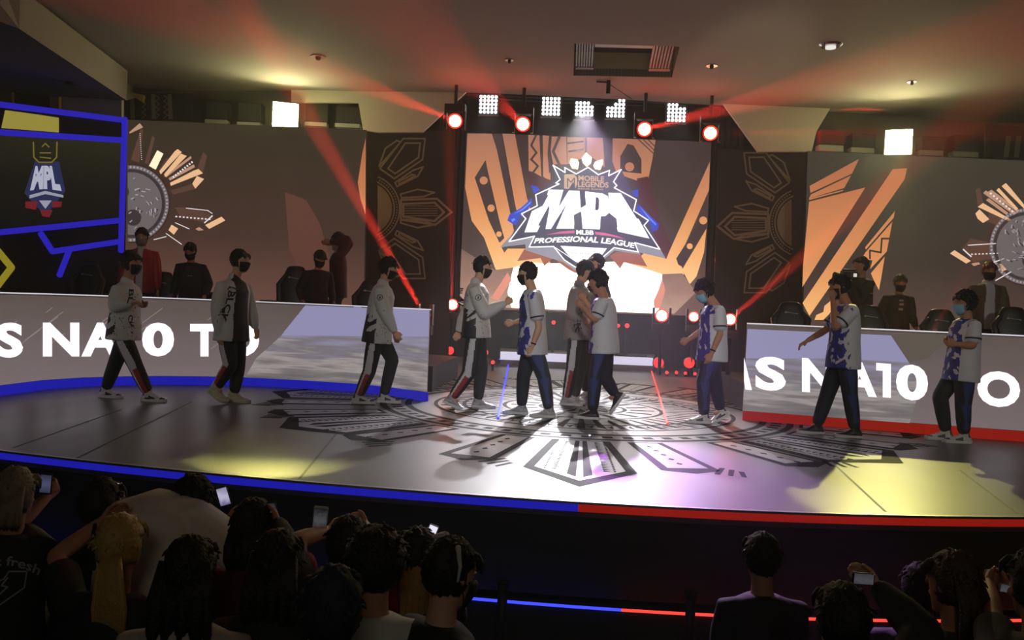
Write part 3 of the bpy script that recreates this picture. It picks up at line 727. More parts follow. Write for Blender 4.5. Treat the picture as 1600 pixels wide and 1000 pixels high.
def desk(name, pts, depth, label, strip, inner):
    e = empty(name, (0, 0, 0), 0, label, 'desk')
    back = []
    n = len(pts)
    for i, p in enumerate(pts):
        t = (pts[min(i+1, n-1)]-pts[max(i-1, 0)]).normalized(); q = Vector((-t.y, t.x, 0))
        if inner == 1 and i > n-4: q = (Vector((p.x, p.y, 0)).normalized()+Vector((-.12*(i-n+4), 0, 0))).normalized()
        if inner == 0 and i == 0: q = Vector((p.x, p.y, 0)).normalized()
        back.append(p+q*depth)
    def solid(nm, z0, z1, m, grow=0.0, A=None, B=None):
        A = A or pts; B = B or back
        bm = bmesh.new(); L = []
        for p, q in zip(A, B):
            d_ = (p-q).normalized()*grow
            L.append([bm.verts.new(p+d_+Vector((0, 0, z0))), bm.verts.new(p+d_+Vector((0, 0, z1))), bm.verts.new(q-d_*.2+Vector((0, 0, z1))), bm.verts.new(q-d_*.2+Vector((0, 0, z0)))])
        for a, b in zip(L, L[1:]):
            for k in range(4): bm.faces.new((a[k], a[(k+1) % 4], b[(k+1) % 4], b[k]))
        bm.faces.new(L[0]); bm.faces.new(L[-1][::-1]); return obj(nm, bm, m, e)
    solid('cabinet', 0, HT-.02, mat('desk_side', (86, 82, 84), .6), -.006)
    solid('desktop', HT-.02, HT, m_desktop, .006)
    bm = bmesh.new(); L = [(bm.verts.new(p+Vector((0, 0, .115))), bm.verts.new(p+Vector((0, 0, HT-.022)))) for p in pts]
    for a, b in zip(L, L[1:]): bm.faces.new((a[0], b[0], b[1], a[1]))
    obj('display', bm, g_desk, e)
    ribbon(pts, 0.0, .11, -.02, .045, 'led_strip', strip, e)
    ribbon(pts, HT-.006, HT+.006, -.01, .02, 'edge_trim', emis('desk_edge', (225, 220, 225), 1.0), e)
    return e
dl = desk('player_desk', Ldesk, .75, 'long curved left player desk with lettered LED front and blue base strip', LB, 1)
dr = desk('player_desk', Rdesk, .75, 'long right player desk with lettered LED front and red base strip', LR, 0)
fgraphic('lilac_area', FLd, [[(478, 476), (671, 484), (670, 526), (440, 524), (444, 518)]], g_lilac, dl, .004)
fgraphic('water_picture', FLd, [[(440, 524), (670, 526), (667, 611), (560, 603), (440, 597), (380, 595), (400, 560)]], g_water, dl, .004)
fgraphic('lilac_area', FRd, [[(1168, 514), (1392, 524), (1420, 566), (1300, 560), (1165, 560)]], g_lilac, dr, .004)
fgraphic('water_picture', FRd, [[(1165, 560), (1300, 560), (1420, 566), (1440, 600), (1420, 665), (1160, 646)]], g_water, dr, .004)
fgraphic('brown_area', FRd, [[(1392, 524), (1480, 529), (1450, 560), (1420, 566)]], g_brown, dr, .004)
streaks = []
rnd = random.Random(11)
for k in range(26):
    x = rnd.uniform(10, 330); y = rnd.uniform(470, 545); l = rnd.uniform(10, 40)
    streaks.append([(x, y), (x+l, y-l*.75), (x+l+1.2, y-l*.75+.6), (x+1.2, y+.6)])
fgraphic('scratch_picture', FLd, [s for s in streaks if min(q[1] for q in s) > 468], emis('desk_scratch', (138, 124, 120)), dl, .003)
def dtext(fr, par, items):
    for ch, x0, x1, yb, yt, sl in items:
        if ch == '1':
            w_ = x1-x0; h_ = yb-yt; Y_ = lambda u, v: (x0+u*w_, yb+sl*u*w_-v*h_)
            fgraphic('letter', fr, [[Y_(0, .78), Y_(0, 1), Y_(1, 1), Y_(1, 0), Y_(.45, 0), Y_(.45, .78)]], g_text, par, .014); continue
        text_px('letter', ch, [(x0, yb), (x1, yb+sl*(x1-x0))], [(x0, yt), (x1, yt+sl*(x1-x0))], lambda x, y: fr.at(max(x, 1162.5) if fr is FRd else x, y, .014), g_text, par, .045)
dtext(FLd, dl, [('A', -70, -18, 558, 506, 0), ('S', -7, 36, 559, 504, 0), ('N', 67, 124, 557, 504, 0), ('A', 127, 187, 557, 504, 0), ('1', 190, 208, 557, 505, 0), ('0', 222, 272, 557, 504, 0), ('T', 297, 342, 557, 506, 0), ('O', 344, 405, 557.5, 505, 0.01)])
dtext(FRd, dr, [('A', 1133, 1175, 607, 557, .06), ('S', 1180, 1228, 609, 556, .06), ('N', 1253, 1303, 612, 559, .07), ('A', 1317, 1370, 617, 564, .07), ('1', 1369, 1392, 620, 567, .07), ('0', 1400, 1450, 624, 568, .07), ('T', 1482, 1528, 628, 574, .07), ('O', 1527, 1594, 634, 578, .06)])

# raised platforms behind the desks
ZP = .35
m_plat = mat('platform_black', (22, 22, 22), .6)
for nm, pts in (('wall_platform_left', Ldesk), ('wall_platform_right', Rdesk)):
    n = len(pts); f = []
    for i, p in enumerate(pts):
        t = (pts[min(i+1, n-1)]-pts[max(i-1, 0)]).normalized(); f.append(p+Vector((-t.y, t.x, 0))*.85)
    if 'left' in nm: f = [q for q in f if q.x < f[-1].x-.55]
    bm = bmesh.new(); poly3(bm, f+[q+Vector((0, 2.3, 0)) for q in reversed(f)], Vector((0, 0, ZP))); o = obj('trim_8' if 'left' in nm else 'trim_9', bm, m_plat); struct(o)

# ================================================================== blue framed side screen at the left
PN = Plane(P(0, 300, 12.7), P(197, 300, 13.6))
ns = empty('framed_screen', (0, 0, 0), 0, 'dark side screen in a glowing blue tube frame at the far left', 'screen')
gq = emis_grad('side_screen', [(0, (10, 10, 9)), (.5, (24, 22, 18)), (1, (44, 42, 22))], 'Z', 1.8, 4.0)
bm = bmesh.new(); poly3(bm, [PN.at(x, y, -.02) for x, y in ((-150, 148), (197, 190), (192, 400), (190, 640), (-160, 660))], -PN.n*.1); obj('cabinet', bm, m_blackp, ns)
bm = bmesh.new(); poly3(bm, [PN.at(x, y, 0) for x, y in ((-120, 190), (190, 222), (188, 344), (-120, 372))]); obj('display', bm, gq, ns)
graphic('yellow_bar', PN, [[(8, 172), (66, 180), (66, 205), (2, 200)], [(66, 180), (92, 184), (92, 207), (66, 205)]], emis_grad('side_yellow', [(0, (150, 138, 60)), (1, (96, 88, 40))], 'X', -8.0, -7.0), ns, .004)
ZN = lambda p: zm(0, 140, 3.032, p)
graphic('small_logo_glow', PN, [ZN([(165, 340), (280, 340), (310, 480), (215, 600), (115, 490)])], emis('side_logo_dark', (40, 44, 78)), ns, .004)
graphic('small_logo_red', PN, [ZN([(120, 530), (180, 530), (170, 570), (120, 560)]), ZN([(245, 530), (295, 530), (290, 555), (250, 560)]), ZN([(190, 570), (250, 570), (235, 605), (200, 600)])], emis('side_logo_red', (110, 30, 36)), ns, .006)
graphic('small_logo_shape', PN, [ZN([(185, 525), (245, 525), (215, 565)]), ZN([(140, 500), (215, 480), (300, 500), (300, 512), (215, 495), (140, 516)])], emis('side_logo_pale', (150, 152, 168)), ns, .007)
graphic('small_logo_gold', PN, [ZN(p) for p in stroke_px([(158, 250), (160, 320), (185, 345), (245, 345), (268, 320), (270, 250)], 7)+stroke_px([(190, 300), (240, 300)], 6)+stroke_px([(190, 320), (240, 325)], 6)+stroke_px([(200, 270), (215, 255), (232, 272)], 6)], emis('side_logo_gold', (112, 98, 44)), ns, .007)
text_px('small_logo_letters', 'MPL', ZN([(142, 478), (215, 470), (292, 480)]), ZN([(168, 362), (215, 360), (262, 362)]), lambda x, y: PN.at(x, y, .009), emis('side_logo_text', (176, 176, 196)), ns, .06)
def neon(name, pl, segs, r, m, parent, off=.03):
    for s_ in segs:
        bm = bmesh.new(); pts = [pl.at(x, y, off) for x, y in s_]
        for a, b in zip(pts, pts[1:]): tubes(bm, [a, b], [r, r], 10)
        obj(name, bm, m, parent, True)
NB = emis('neon_blue', (40, 32, 172), 1.0)
neon('light_tube', PN, [[(-120, 148), (6, 164), (196, 188)], [(-100, 196), (6, 207), (190, 219)], [(195, 186), (189, 392)], [(-120, 376), (0, 363), (191, 344)],
                        [(64, 365), (82, 393), (190, 377)], [(108, 392), (93, 430)]], .045, NB, ns, .06)
neon('chevron', PN, [[(-30, 360), (18, 418), (-22, 470)]], .05, emis('neon_yellow', (140, 128, 34), 1.0), ns, .06)

# ================================================================== floor graphic (sun medallion print)
dec = empty('x', (0, 0, 0)); bpy.data.objects.remove(dec)
VC = 10.4
def pol2(r, a, z=.002): return Vector((r*math.sin(a), VC-r*math.cos(a), z))
def sector(bm, r0, r1, a0, a1, z, n=48):
    for k in range(n):
        b0 = a0+(a1-a0)*k/n; b1 = a0+(a1-a0)*(k+1)/n
        bm.faces.new([bm.verts.new(pol2(r, a, z)) for r, a in ((r0, b0), (r1, b0), (r1, b1), (r0, b1))])
def rayp(bm, th, pts, z):
    """pts (along r, across w) in a ray frame at angle th"""
    c, s = math.cos(th), math.sin(th)
    q = [Vector((r*s+w_*c, VC-r*c+w_*s, z)) for r, w_ in pts]
    poly3(bm, q)
K = bmesh.new(); Lt = bmesh.new()
rad = math.radians
sector(K, 2.12, 2.20, 0, 2*math.pi, .002, 96); sector(K, 2.42, 2.5, 0, 2*math.pi, .002, 96)
for k in range(72):
    a = 2*math.pi*k/72; sector(K, 2.25, 2.37, a, a+.045, .002, 1)
for R0 in (.5, .95, 1.45, 1.8): sector(K, R0, R0+.05, 0, 2*math.pi, .002, 64)
for k in range(48):
    a = 2*math.pi*k/48; rayp(K, a, [(1.0+.1*(k % 3), -.03), (1.75-.1*(k % 2), -.05), (1.78, .04), (1.05, .02)], .002)
    rayp(K, a+.05, [(1.52, -.05), (1.62, 0), (1.52, .05), (1.76, .02)], .002)
for k in range(16):
    a = 2*math.pi*k/16; rayp(K, a, [(.1, -.03), (.46, -.05), (.4, .06)], .002); rayp(K, a, [(.58, -.06), (.9, -.02), (.88, .06), (.6, .04)], .002)
def big_ray(th, tip, hw, base=2.56):
    sh = tip-hw*(.62 if hw > .5 else 1.35)
    out = [(base, -hw*.62), (sh, -hw), (tip, 0), (sh, hw), (base, hw*.62)]
    inn = [(base+.03, -hw*.46), (sh-.05, -hw*.8), (tip-.2, 0), (sh-.05, hw*.8), (base+.03, hw*.46)]
    rayp(K, th, out, .002); rayp(Lt, th, inn, .003)
    K2.append((th, base, sh, tip, hw))
K2 = []
big_ray(0, 4.6, .44)
for t in (45, 90, 135, 180, 225, 270, 315): big_ray(rad(t), 4.0, .62)
for th, base, sh, tip, hw in K2:
    rayp(K, th, [(base+.05, -hw*.12), (tip-.42, -hw*.22), (tip-.32, -hw*.06), (base+.05, -hw*.03)], .004)
    rayp(K, th, [(base+.05, hw*.12), (tip-.42, hw*.22), (tip-.32, hw*.06), (base+.05, hw*.03)], .004)
    n_ = int((sh-base)/.07)
    for k in range(n_):
        r_ = base+.08+k*.07; w_ = hw*(.28+.14*k/n_)
        for sg in (-1, 1):
            rayp(K, th, [(r_, sg*w_), (r_+.035, sg*(w_+hw*.14)), (r_+.06, sg*w_)], .004)
            rayp(K, th, [(r_, sg*(w_+hw*.18)), (r_+.05, sg*(w_+hw*.18)), (r_+.05, sg*(w_+hw*.22)), (r_, sg*(w_+hw*.22))], .004)
for t in (13.5, 31.5, -13.5, -31.5, 60, -60, 75, -75, 105, -105, 120, -120, 150, -150, 165, -165):
    th = rad(t); tip = 3.85 if abs(t) < 20 else 3.7
    rayp(K, th, [(2.56, -.17), (tip, -.27), (tip+.12, -.02), (tip, .22), (2.56, .17)], .002)
    rayp(Lt, th, [(2.6, -.11), (tip-.08, -.19), (tip-.08, .15), (2.6, .11)], .003)
    for k in range(5): rayp(K, th, [(2.75+k*.2, -.03), (2.8+k*.2, .0), (2.84+k*.2, -.03), (2.8+k*.2, -.06)], .004)
    for j in range(3): rayp(K, th, [(tip-.12+j*.07, .26+j*.05), (tip+.12+j*.05, .12+j*.09), (tip+.15+j*.05, .15+j*.09), (tip-.1+j*.07, .3+j*.05)], .002)
for bm, nm, mm in ((K, 'medallion_print', mat('print_black', (9, 9, 10), .6, spec=.03)), (Lt, 'medallion_print_pale', mat('print_grey', (132, 128, 132), .35))):
    me = bpy.data.meshes.new(nm); bm.to_mesh(me); bm.free(); link(nm, me, mm, stage)

# light strips laid in the floor either side of the runway
def floor_strip(pts, m, label, lift=0.0):
    bm = bmesh.new(); p3 = [G(x, y, 0) for x, y in pts]
    for a, b in zip(p3, p3[1:]):
        tubes(bm, [a+Vector((0, 0, .012)), b+Vector((0, 0, .012))], [.014, .014], 8)
    tag(obj('led_strip', bm, m), label, 'light strip')
floor_strip([(780, 562), (796, 562), (778, 655)], LBh, 'bent blue light strip on the floor left of centre')
floor_strip([(672, 556), (692, 557)], LBh, 'short blue light strip at the back beside the left desk')
floor_strip([(1036, 575), (1016, 573), (1043, 664)], LRh, 'bent red light strip on the floor right of centre')
floor_strip([(1124, 580), (1160, 582)], LRh, 'short red light strip at the back beside the right desk')
# low white-edged riser under the screen with a dark disc
a0, a1, b0, b1 = G(776, 552, 0), G(1022, 568, 0), None, None
e = empty('back_riser', (0, 0, 0), 0, 'low riser under the centre screen with pale front edge and dark disc', 'riser')
ra, rb = Vector((.35-2.05, 17.0, 0)), Vector((.35+1.7, 17.0, 0))
pa, pb = P(782, 552, 17.0), P(1020, 566, 17.0); zt = .16
bm = bmesh.new(); poly3(bm, [Vector((pa.x, pa.y, .28)), Vector((pb.x, pb.y, .28)), Vector((pb.x+.15, pb.y+1.4, .28)), Vector((pa.x-.15, pa.y+1.4, .28))], Vector((0, 0, -.28)))
obj('body', bm, mat('riser_grey', (88, 84, 84), .5), e)
bm = bmesh.new(); poly3(bm, [Vector((pa.x, pa.y-.02, .12)), Vector((pb.x, pb.y-.02, .12)), Vector((pb.x, pb.y-.02, .285)), Vector((pa.x, pa.y-.02, .285))], Vector((0, .019, 0)))
obj('front_edge', bm, emis('riser_edge_lit', (214, 208, 232), 1.0), e)  # edge glows in place of the white light falling on it
bm = bmesh.new(); cc = P(985, 550, 17.5); cyl(bm, (cc.x, cc.y, .281), (cc.x, cc.y, .30), .35, 32); obj('dark_disc', bm, m_blackp, e)

# ================================================================== lamps on the black truss
m_lampb = mat('lamp_body', (24, 24, 26), .4)
LENSW = emis('lens_white', (1, 1, 1), 14.0, lin=True)
trh = empty('lighting_truss', (0, 0, 0), 0, 'black horizontal truss over the centre screen carrying the lamps', 'truss')
ta, tb = P(690, 150, 17.0), P(1150, 172, 17.0); ta.z = tb.z = 5.62
bm = bmesh.new()
for dy in (-.15, .15):
    for dz in (-.15, .15): cyl(bm, ta+Vector((0, dy, dz)), tb+Vector((0, dy, dz)), .025, 8)
obj('chord', bm, m_dark, trh)
bm = bmesh.new(); n = 20
for k in range(n):
    a = ta.lerp(tb, k/n); b = ta.lerp(tb, (k+1)/n)
    for dy in (-.15, .15):
        cyl(bm, a+Vector((0, dy, -.15)), b+Vector((0, dy, .15)), .012, 6)
obj('brace', bm, m_dark, trh)
for i, (px, py, rows, lab) in enumerate(((763, 163, ['11111']*5, 'square LED dot panel, leftmost of the lamp row'), (861, 166, ['11111']*5, 'square LED dot panel, second from the left in the lamp row'),
        (913, 170, ['11110', '11111', '11111', '11111'], 'LED dot panel with a clipped corner in the middle of the lamp row'), (962, 169, ['00011', '00111', '11111', '11111', '11111'], 'LED dot panel with stepped corner, fourth in the lamp row'),
        (1057, 176, ['11100', '11111', '11111', '11111', '11111'], 'LED dot panel at the right end of the lamp row'))):
    c = P(px, py, 16.8); s = 5.9*16.8/FPX
    e = empty('dot_panel_lamp', c, 0, lab, 'stage lamp', 'LED dot panels on the truss')
    addb = bmesh.new(); addbox(addb, (0, .07, 0), (s*5.6, .1, s*5.6)); obj('housing', addb, m_lampb, e)
    bm = bmesh.new(); cyl(bm, (0, .07, s*2.8), (0, .07, 5.5-c.z), .02, 8); obj('hanger', bm, m_dark, e)
    bm = bmesh.new(); 
    for r_, row in enumerate(rows):
        for q_, ch in enumerate(row):
            if ch == '1': ball(bm, ((q_-2)*s, .0, (len(rows)/2-.5-r_)*s), (s*.36, s*.3, s*.36), 10, 6)
    obj('bulb_grid', bm, LENSW, e)
    tgt = (c.x*.35, (10.2 if i == 2 else 8.6), 0)
    lamp('SPOT', 'panel_beam', c+Vector((0, -.12, 0)), tgt, [350, 650, 8000, 650, 350][i], (.98, .95, 1.0), .06, [28, 28, 36, 28, 28][i], .8)
    lamp('SPOT', 'panel_down_beam', c+Vector((0, -.12, -.05)), c+Vector((0, -.9, -5)), 480, (.85, .88, 1.0), .08, 15, .5)
# purple light near the front lip
lamp('SPOT', 'purple_beam', P(905, 150, 16.5), (1.0, 6.35, 0), 12000, (.6, .14, 1.0), .1, 10.5, .8)

def moving_head(px, py, d, target, label, power=900, ang=7, glow=(1.0, .86, .5), col=RED, r=.1, stand=False, group='red moving head lamps'):
    c = P(px, py, d); e = empty('moving_head_lamp', c, 0, label, 'stage lamp', group)
    tow = (CAM-c).normalized(); aim = (Vector(target)-c).normalized()
    R_ = tow.to_track_quat('Z', 'Y').to_matrix()
    bm = bmesh.new(); tubes(bm, [-tow*.3, -tow*.05, tow*.0], [r*.7, r*1.25, r*1.25], 20); obj('head', bm, m_lampb, e, True)
    bm = bmesh.new(); cyl(bm, tow*.112, tow*.125, r, 24); obj('lens', bm, emis('lens_warm', glow, 9.0, lin=True), e)
    bm = bmesh.new(); cyl(bm, tow*.10, tow*.112, r*1.28, 24); obj('lens_halo', bm, emis('lens_halo_red', (255, 40, 20), 2.0), e)  # red halo around the lens, drawn as a glowing ring
    bm = bmesh.new(); sx = _r0
    for s_ in (-1, 1): addbox(bm, sx*s_*r*1.6-tow*.1, (.04, .12, .3))
    addbox(bm, Vector((0, 0, (.22 if not stand else -.22)))-tow*.1, (r*3.6, .16, .12)); obj('yoke', bm, m_dark, e)
    bm = bmesh.new()
    if stand: cyl(bm, Vector((0, 0, -.25))-tow*.1, Vector((0, 0, -c.z+.01))-tow*.1, .035, 8)
    else: cyl(bm, Vector((0, 0, .25))-tow*.1, Vector((0, 0, max(5.0-c.z, .3)))-tow*.1, .03, 8)
    obj('stand_pole' if stand else 'clamp', bm, m_dark, e)
    lamp('SPOT', 'red_beam', c+tow*.12+aim*.02, target, power, col, .03, ang, .25)
    lamp('POINT', 'lamp_glow', c+tow*.25, None, 9, (1.0, .12, .06), .05)
BP = 120000
moving_head(711, 189, 14.3, G(400, 66, 3.95), 'red moving head lamp, leftmost of the four above the screen', BP*.6, 5)
moving_head(817, 194, 14.3, G(650, 40, 3.9), 'red moving head lamp above the left part of the centre screen', BP*.14, 7)
moving_head(1007, 202, 14.3, G(1480, 78, 3.8), 'red moving head lamp above the right part of the centre screen', BP*.7, 5)
moving_head(1110, 208, 14.3, G(1600, 206, 4.0), 'red moving head lamp, rightmost of the four above the screen', BP*.8, 4)
moving_head(707, 476, 16.3, P(699, 180, 15.4), 'red lamp on a stand left of the centre screen', BP*.6, 7, (1.0, .55, .12), stand=True, r=.09)
moving_head(1034, 493, 16.0, P(1180, 340, 15.5), 'bright red lamp on a stand under the right edge of the centre screen', BP*.03, 8, (1.0, .8, .6), stand=True, r=.1)
moving_head(1084, 495, 16.0, P(1190, 300, 14.4), 'orange lamp on a stand right of the centre screen', 60, 9, (1.0, .35, .06), stand=True, r=.08)
moving_head(1141, 499, 12.2, P(1262, 395, 9.2), 'orange lamp behind the bending player beside the right desk', BP*.5, 3.0, (1.0, .6, .12), stand=True, r=.07)
moving_head(664, 492, 11.6, P(490, 195, 9.4), 'red lamp hidden behind the inner end of the left desk', BP*2.0, 4.2, (1.0, .4, .1), stand=True, r=.06)
moving_head(1432, 560, 11.4, P(1545, 375, 9.6), 'red lamp hidden behind the right desk', BP*.1, 4.5, (1.0, .3, .1), stand=True, r=.06)
# small red floor lamps
for px, py, d, lab, rr in ((703, 548, 16.2, 'red floor lamp left of the centre at the back', .075), (758, 551, 16.4, 'red floor lamp beside the walking white jacket', .06), (726, 564, 15.5, 'tiny red floor lamp near the left desk end', .035), (770, 566, 15.5, 'tiny red floor lamp left of the blue strip', .035),
        (1029, 567, 16.4, 'red floor lamp at the end of the pale riser', .1), (1077, 567, 16.2, 'red floor lamp left of the bending player', .1), (1132, 571, 16.0, 'orange floor lamp right of the bending player', .07),
        (1042, 582, 16, 'first tiny red lamp in the low row by the red strip', .03), (1057, 582, 16, 'second tiny red lamp in the low row by the red strip', .03), (1071, 583, 16, 'third tiny red lamp in the low row by the red strip', .03), (1086, 584, 16, 'fourth tiny red lamp in the low row by the red strip', .03),
        (865, 504, 17.5, 'tiny red lamp under the screen between two players', .04), (966, 509, 17.5, 'tiny red lamp under the screen right of the centre group', .035), (980, 509, 17.5, 'second tiny red lamp right of the centre group', .045)):
    c = P(px, py, d); e = empty('floor_lamp', c, 0, lab, 'stage lamp', 'small red floor lamps')
    tow = (CAM-c).normalized()
    bm = bmesh.new(); tubes(bm, [-tow*.2, Vector()], [rr*.8, rr*1.2], 16); obj('can', bm, m_lampb, e, True)
    bm = bmesh.new(); cyl(bm, tow*(rr*.95), tow*(rr*1.1), rr, 16); obj('lens', bm, emis('lens_red', (255, 46, 40), 2.2) if 'orange' not in lab else emis('lens_orange', (255, 110, 20), 2.4), e)
    bm = bmesh.new(); addbox(bm, -tow*.1+Vector((0, 0, (-c.z)*.5-rr*.5)), (.05, .05, max(c.z-rr, .02))); obj('bracket', bm, m_dark, e)
# big warm flood lamps
for px, py, d, lab, tx in ((446, 180, 14.9, 'square warm flood lamp glaring under the ceiling at left', (360, 540, 665, 745)), (1404, 222, 14.2, 'square warm flood lamp glaring under the ceiling at right', None)):
    c = P(px, py, d); s = 38*d/FPX
    e = empty('flood_lamp', c, 0, lab, 'stage lamp')
    tow = (CAM-c); tow.z = 0; tow.normalize(); R_ = Matrix.Rotation(math.atan2(tow.y, tow.x)+math.pi/2, 3, 'Z')
    bm = bmesh.new(); addbox(bm, -tow*-.0-tow*.12, (s*1.1, .22, s*1.1), R_); obj('housing', bm, m_lampb, e)
    bm = bmesh.new(); addbox(bm, tow*.0, (s, .01, s), R_); bmesh.ops.bevel(bm, geom=list(bm.edges), offset=.004, affect='EDGES'); obj('lens', bm, emis('lens_flood', (1.0, .95, .5), 55.0, lin=True), e)
    bm = bmesh.new(); cyl(bm, -tow*.2, -tow*.62, .03, 8); obj('wall_bracket', bm, m_dark, e)
    tp = G(432, 674, 0) if px < 800 else G(1402, 738, 0)
    lamp('SPOT', 'flood_beam', c+tow*.14, tp, 2600 if px < 800 else 1150, (1.0, .92, .25), .03, 11.5, .2)
    lamp('POINT', 'flood_spill', c+tow*.6-Vector((0, 0, .3)), None, 22, (1.0, .92, .36), .2)
    lamp('SPOT', 'flood_glow', c+tow*.15, c+tow*6+Vector((0, 0, -3.2)), 170, (1.0, .93, .36), .15, 105, 1.0)

# ================================================================== haze in the hall
hz = bpy.data.materials.new('stage_haze'); hz.use_nodes = True; nt = hz.node_tree
for n in list(nt.nodes):
    if n.type != 'OUTPUT_MATERIAL': nt.nodes.remove(n)
out = [n for n in nt.nodes if n.type == 'OUTPUT_MATERIAL'][0]
vs = nt.nodes.new('ShaderNodeVolumeScatter'); vs.inputs['Density'].default_value = .0055; vs.inputs['Anisotropy'].default_value = 0.2
vs.inputs['Color'].default_value = (1, 1, 1, 1)
nt.links.new(vs.outputs[0], out.inputs['Volume'])
bm = bmesh.new(); addbox(bm, (0, 10.5, 2.3), (24, 17.6, 6.9))
tag(obj('haze', bm, hz), 'thin stage haze hanging in the hall', 'haze', kind='stuff')
# ================================================================== people
PEND = []      # meshes waiting for the voxel remesh: (object, voxel, smooth iterations, painter, post)
def rough_mesh(name, bm, mats, parent, voxel, it=4, painter=None, extra=None):
    bmesh.ops.recalc_face_normals(bm, faces=bm.faces)
    me = bpy.data.meshes.new(name); bm.to_mesh(me); bm.free()
    o = link(name, me, mats, parent)
    PEND.append((o, voxel, it, painter, extra)); return o
def finish_meshes():
    for o, v, it, p_, ex in PEND:
        r = o.modifiers.new('r', 'REMESH'); r.mode = 'VOXEL'; r.voxel_size = v
        if it: s_ = o.modifiers.new('s', 'SMOOTH'); s_.factor = .5; s_.iterations = it
    bpy.context.view_layer.update()
    dg = bpy.context.evaluated_depsgraph_get()
    res = []
    for o, v, it, p_, ex in PEND:
        me = bpy.data.meshes.new_from_object(o.evaluated_get(dg)); res.append(me)
    for (o, v, it, p_, ex), me in zip(PEND, res):
        old = o.data; mats = list(old.materials); o.modifiers.clear()
        if ex is not None:
            bm = bmesh.new(); bm.from_mesh(me); n0 = len(bm.faces)
            ex(bm); bm.to_mesh(me); bm.free()
        me.materials.clear()
        for m_ in mats: me.materials.append(m_)
        o.data = me; bpy.data.meshes.remove(old)
        me.name = o.name
        for f in me.polygons: f.use_smooth = True
        if p_ is not None:
            for f in me.polygons:
                k = p_(f.center, f.normal)
                if k is not None: f.material_index = k
    PEND.clear()

skinL = mat('skin_light', (205, 158, 128), .55, spec=.3); skinT = mat('skin_tan', (178, 128, 98), .55, spec=.3)
m_eye = mat('eye_dark', (20, 16, 14), .25); m_lip = mat('lip', (150, 88, 78), .5)
m_hair = mat('hair_black', (15, 13, 12), .62, bump=.8, bscale=90)
m_hairB = mat('hair_brown', (62, 44, 32), .5, bump=.8, bscale=90)
def V3(*a): return Vector(a)
def frame_from(t, side):
    t = t.normalized(); s_ = (side-t*side.dot(t)).normalized(); return t, s_, t.cross(s_)
def ik(a, b, l1, l2, pole):
    """joint between a and b"""
    d = (b-a); L = d.length; 
    if L > (l1+l2)*.999: return a.lerp(b, l1/(l1+l2))
    t = d.normalized(); x = (l1*l1-l2*l2+L*L)/(2*L); h = math.sqrt(max(l1*l1-x*x, 0))
    p = pole-t*pole.dot(t); p = p.normalized() if p.length > 1e-5 else t.orthogonal().normalized()
    return a+t*x+p*h

def hand_bm(bm, w, d, palm, curl, s=1.0, right=True, thumb=.6, spread=.0):
    """w wrist, d direction of the fingers, palm = direction the palm faces"""
    d = d.normalized(); n = (palm-d*palm.dot(d)).normalized(); side = d.cross(n).normalized()
    if not right: side = -side       # side points to the thumb
    tubes(bm, [w-d*.01*s, w+d*.025*s, w+d*.06*s, w+d*.088*s], [(.023*s, .018*s), (.033*s, .017*s), (.04*s, .0155*s), (.038*s, .013*s)], 12, wd=side)
    for i, (off, L) in enumerate(((.029, .072), (.010, .08), (-.010, .075), (-.028, .06))):
        p = w+d*(.086-.004*abs(i-1))*s+side*off*s; dd = d.copy()+side*(off*spread*20); dd.normalize(); pts = [p-dd*.01]; c = curl*(1+.12*i)
        for k, f in enumerate((.45, .32, .23)):
            ang = math.radians(c*(.75 if k == 0 else 1.0))
            dd = (Matrix.Rotation(-ang if True else ang, 3, n.cross(dd).normalized()) @ dd).normalized() if False else (dd*math.cos(ang)+n*math.sin(ang)).normalized()
            nn = n - dd*n.dot(dd)
            n_ = nn.normalized() if nn.length > 1e-4 else n
            p = p+dd*L*f*s; pts.append(p)
            n_save = n_
            # rotate bending plane along with the finger
            dd_next = dd
            n = n_
        n = (palm-d*palm.dot(d)).normalized()
        tubes(bm, pts, [.0092*s, .0088*s, .008*s, .0068*s], 8)
    a = w+d*.022*s+side*.026*s; t1 = (side*.8+d*.65+n*thumb*.5).normalized(); t2 = (d*.95+side*.12+n*thumb*.55).normalized()
    tubes(bm, [w+d*.012*s+side*.012*s, a, a+t1*.03*s, a+t1*.03*s+t2*.042*s], [.013*s, .0125*s, .0105*s, .0082*s], 8)

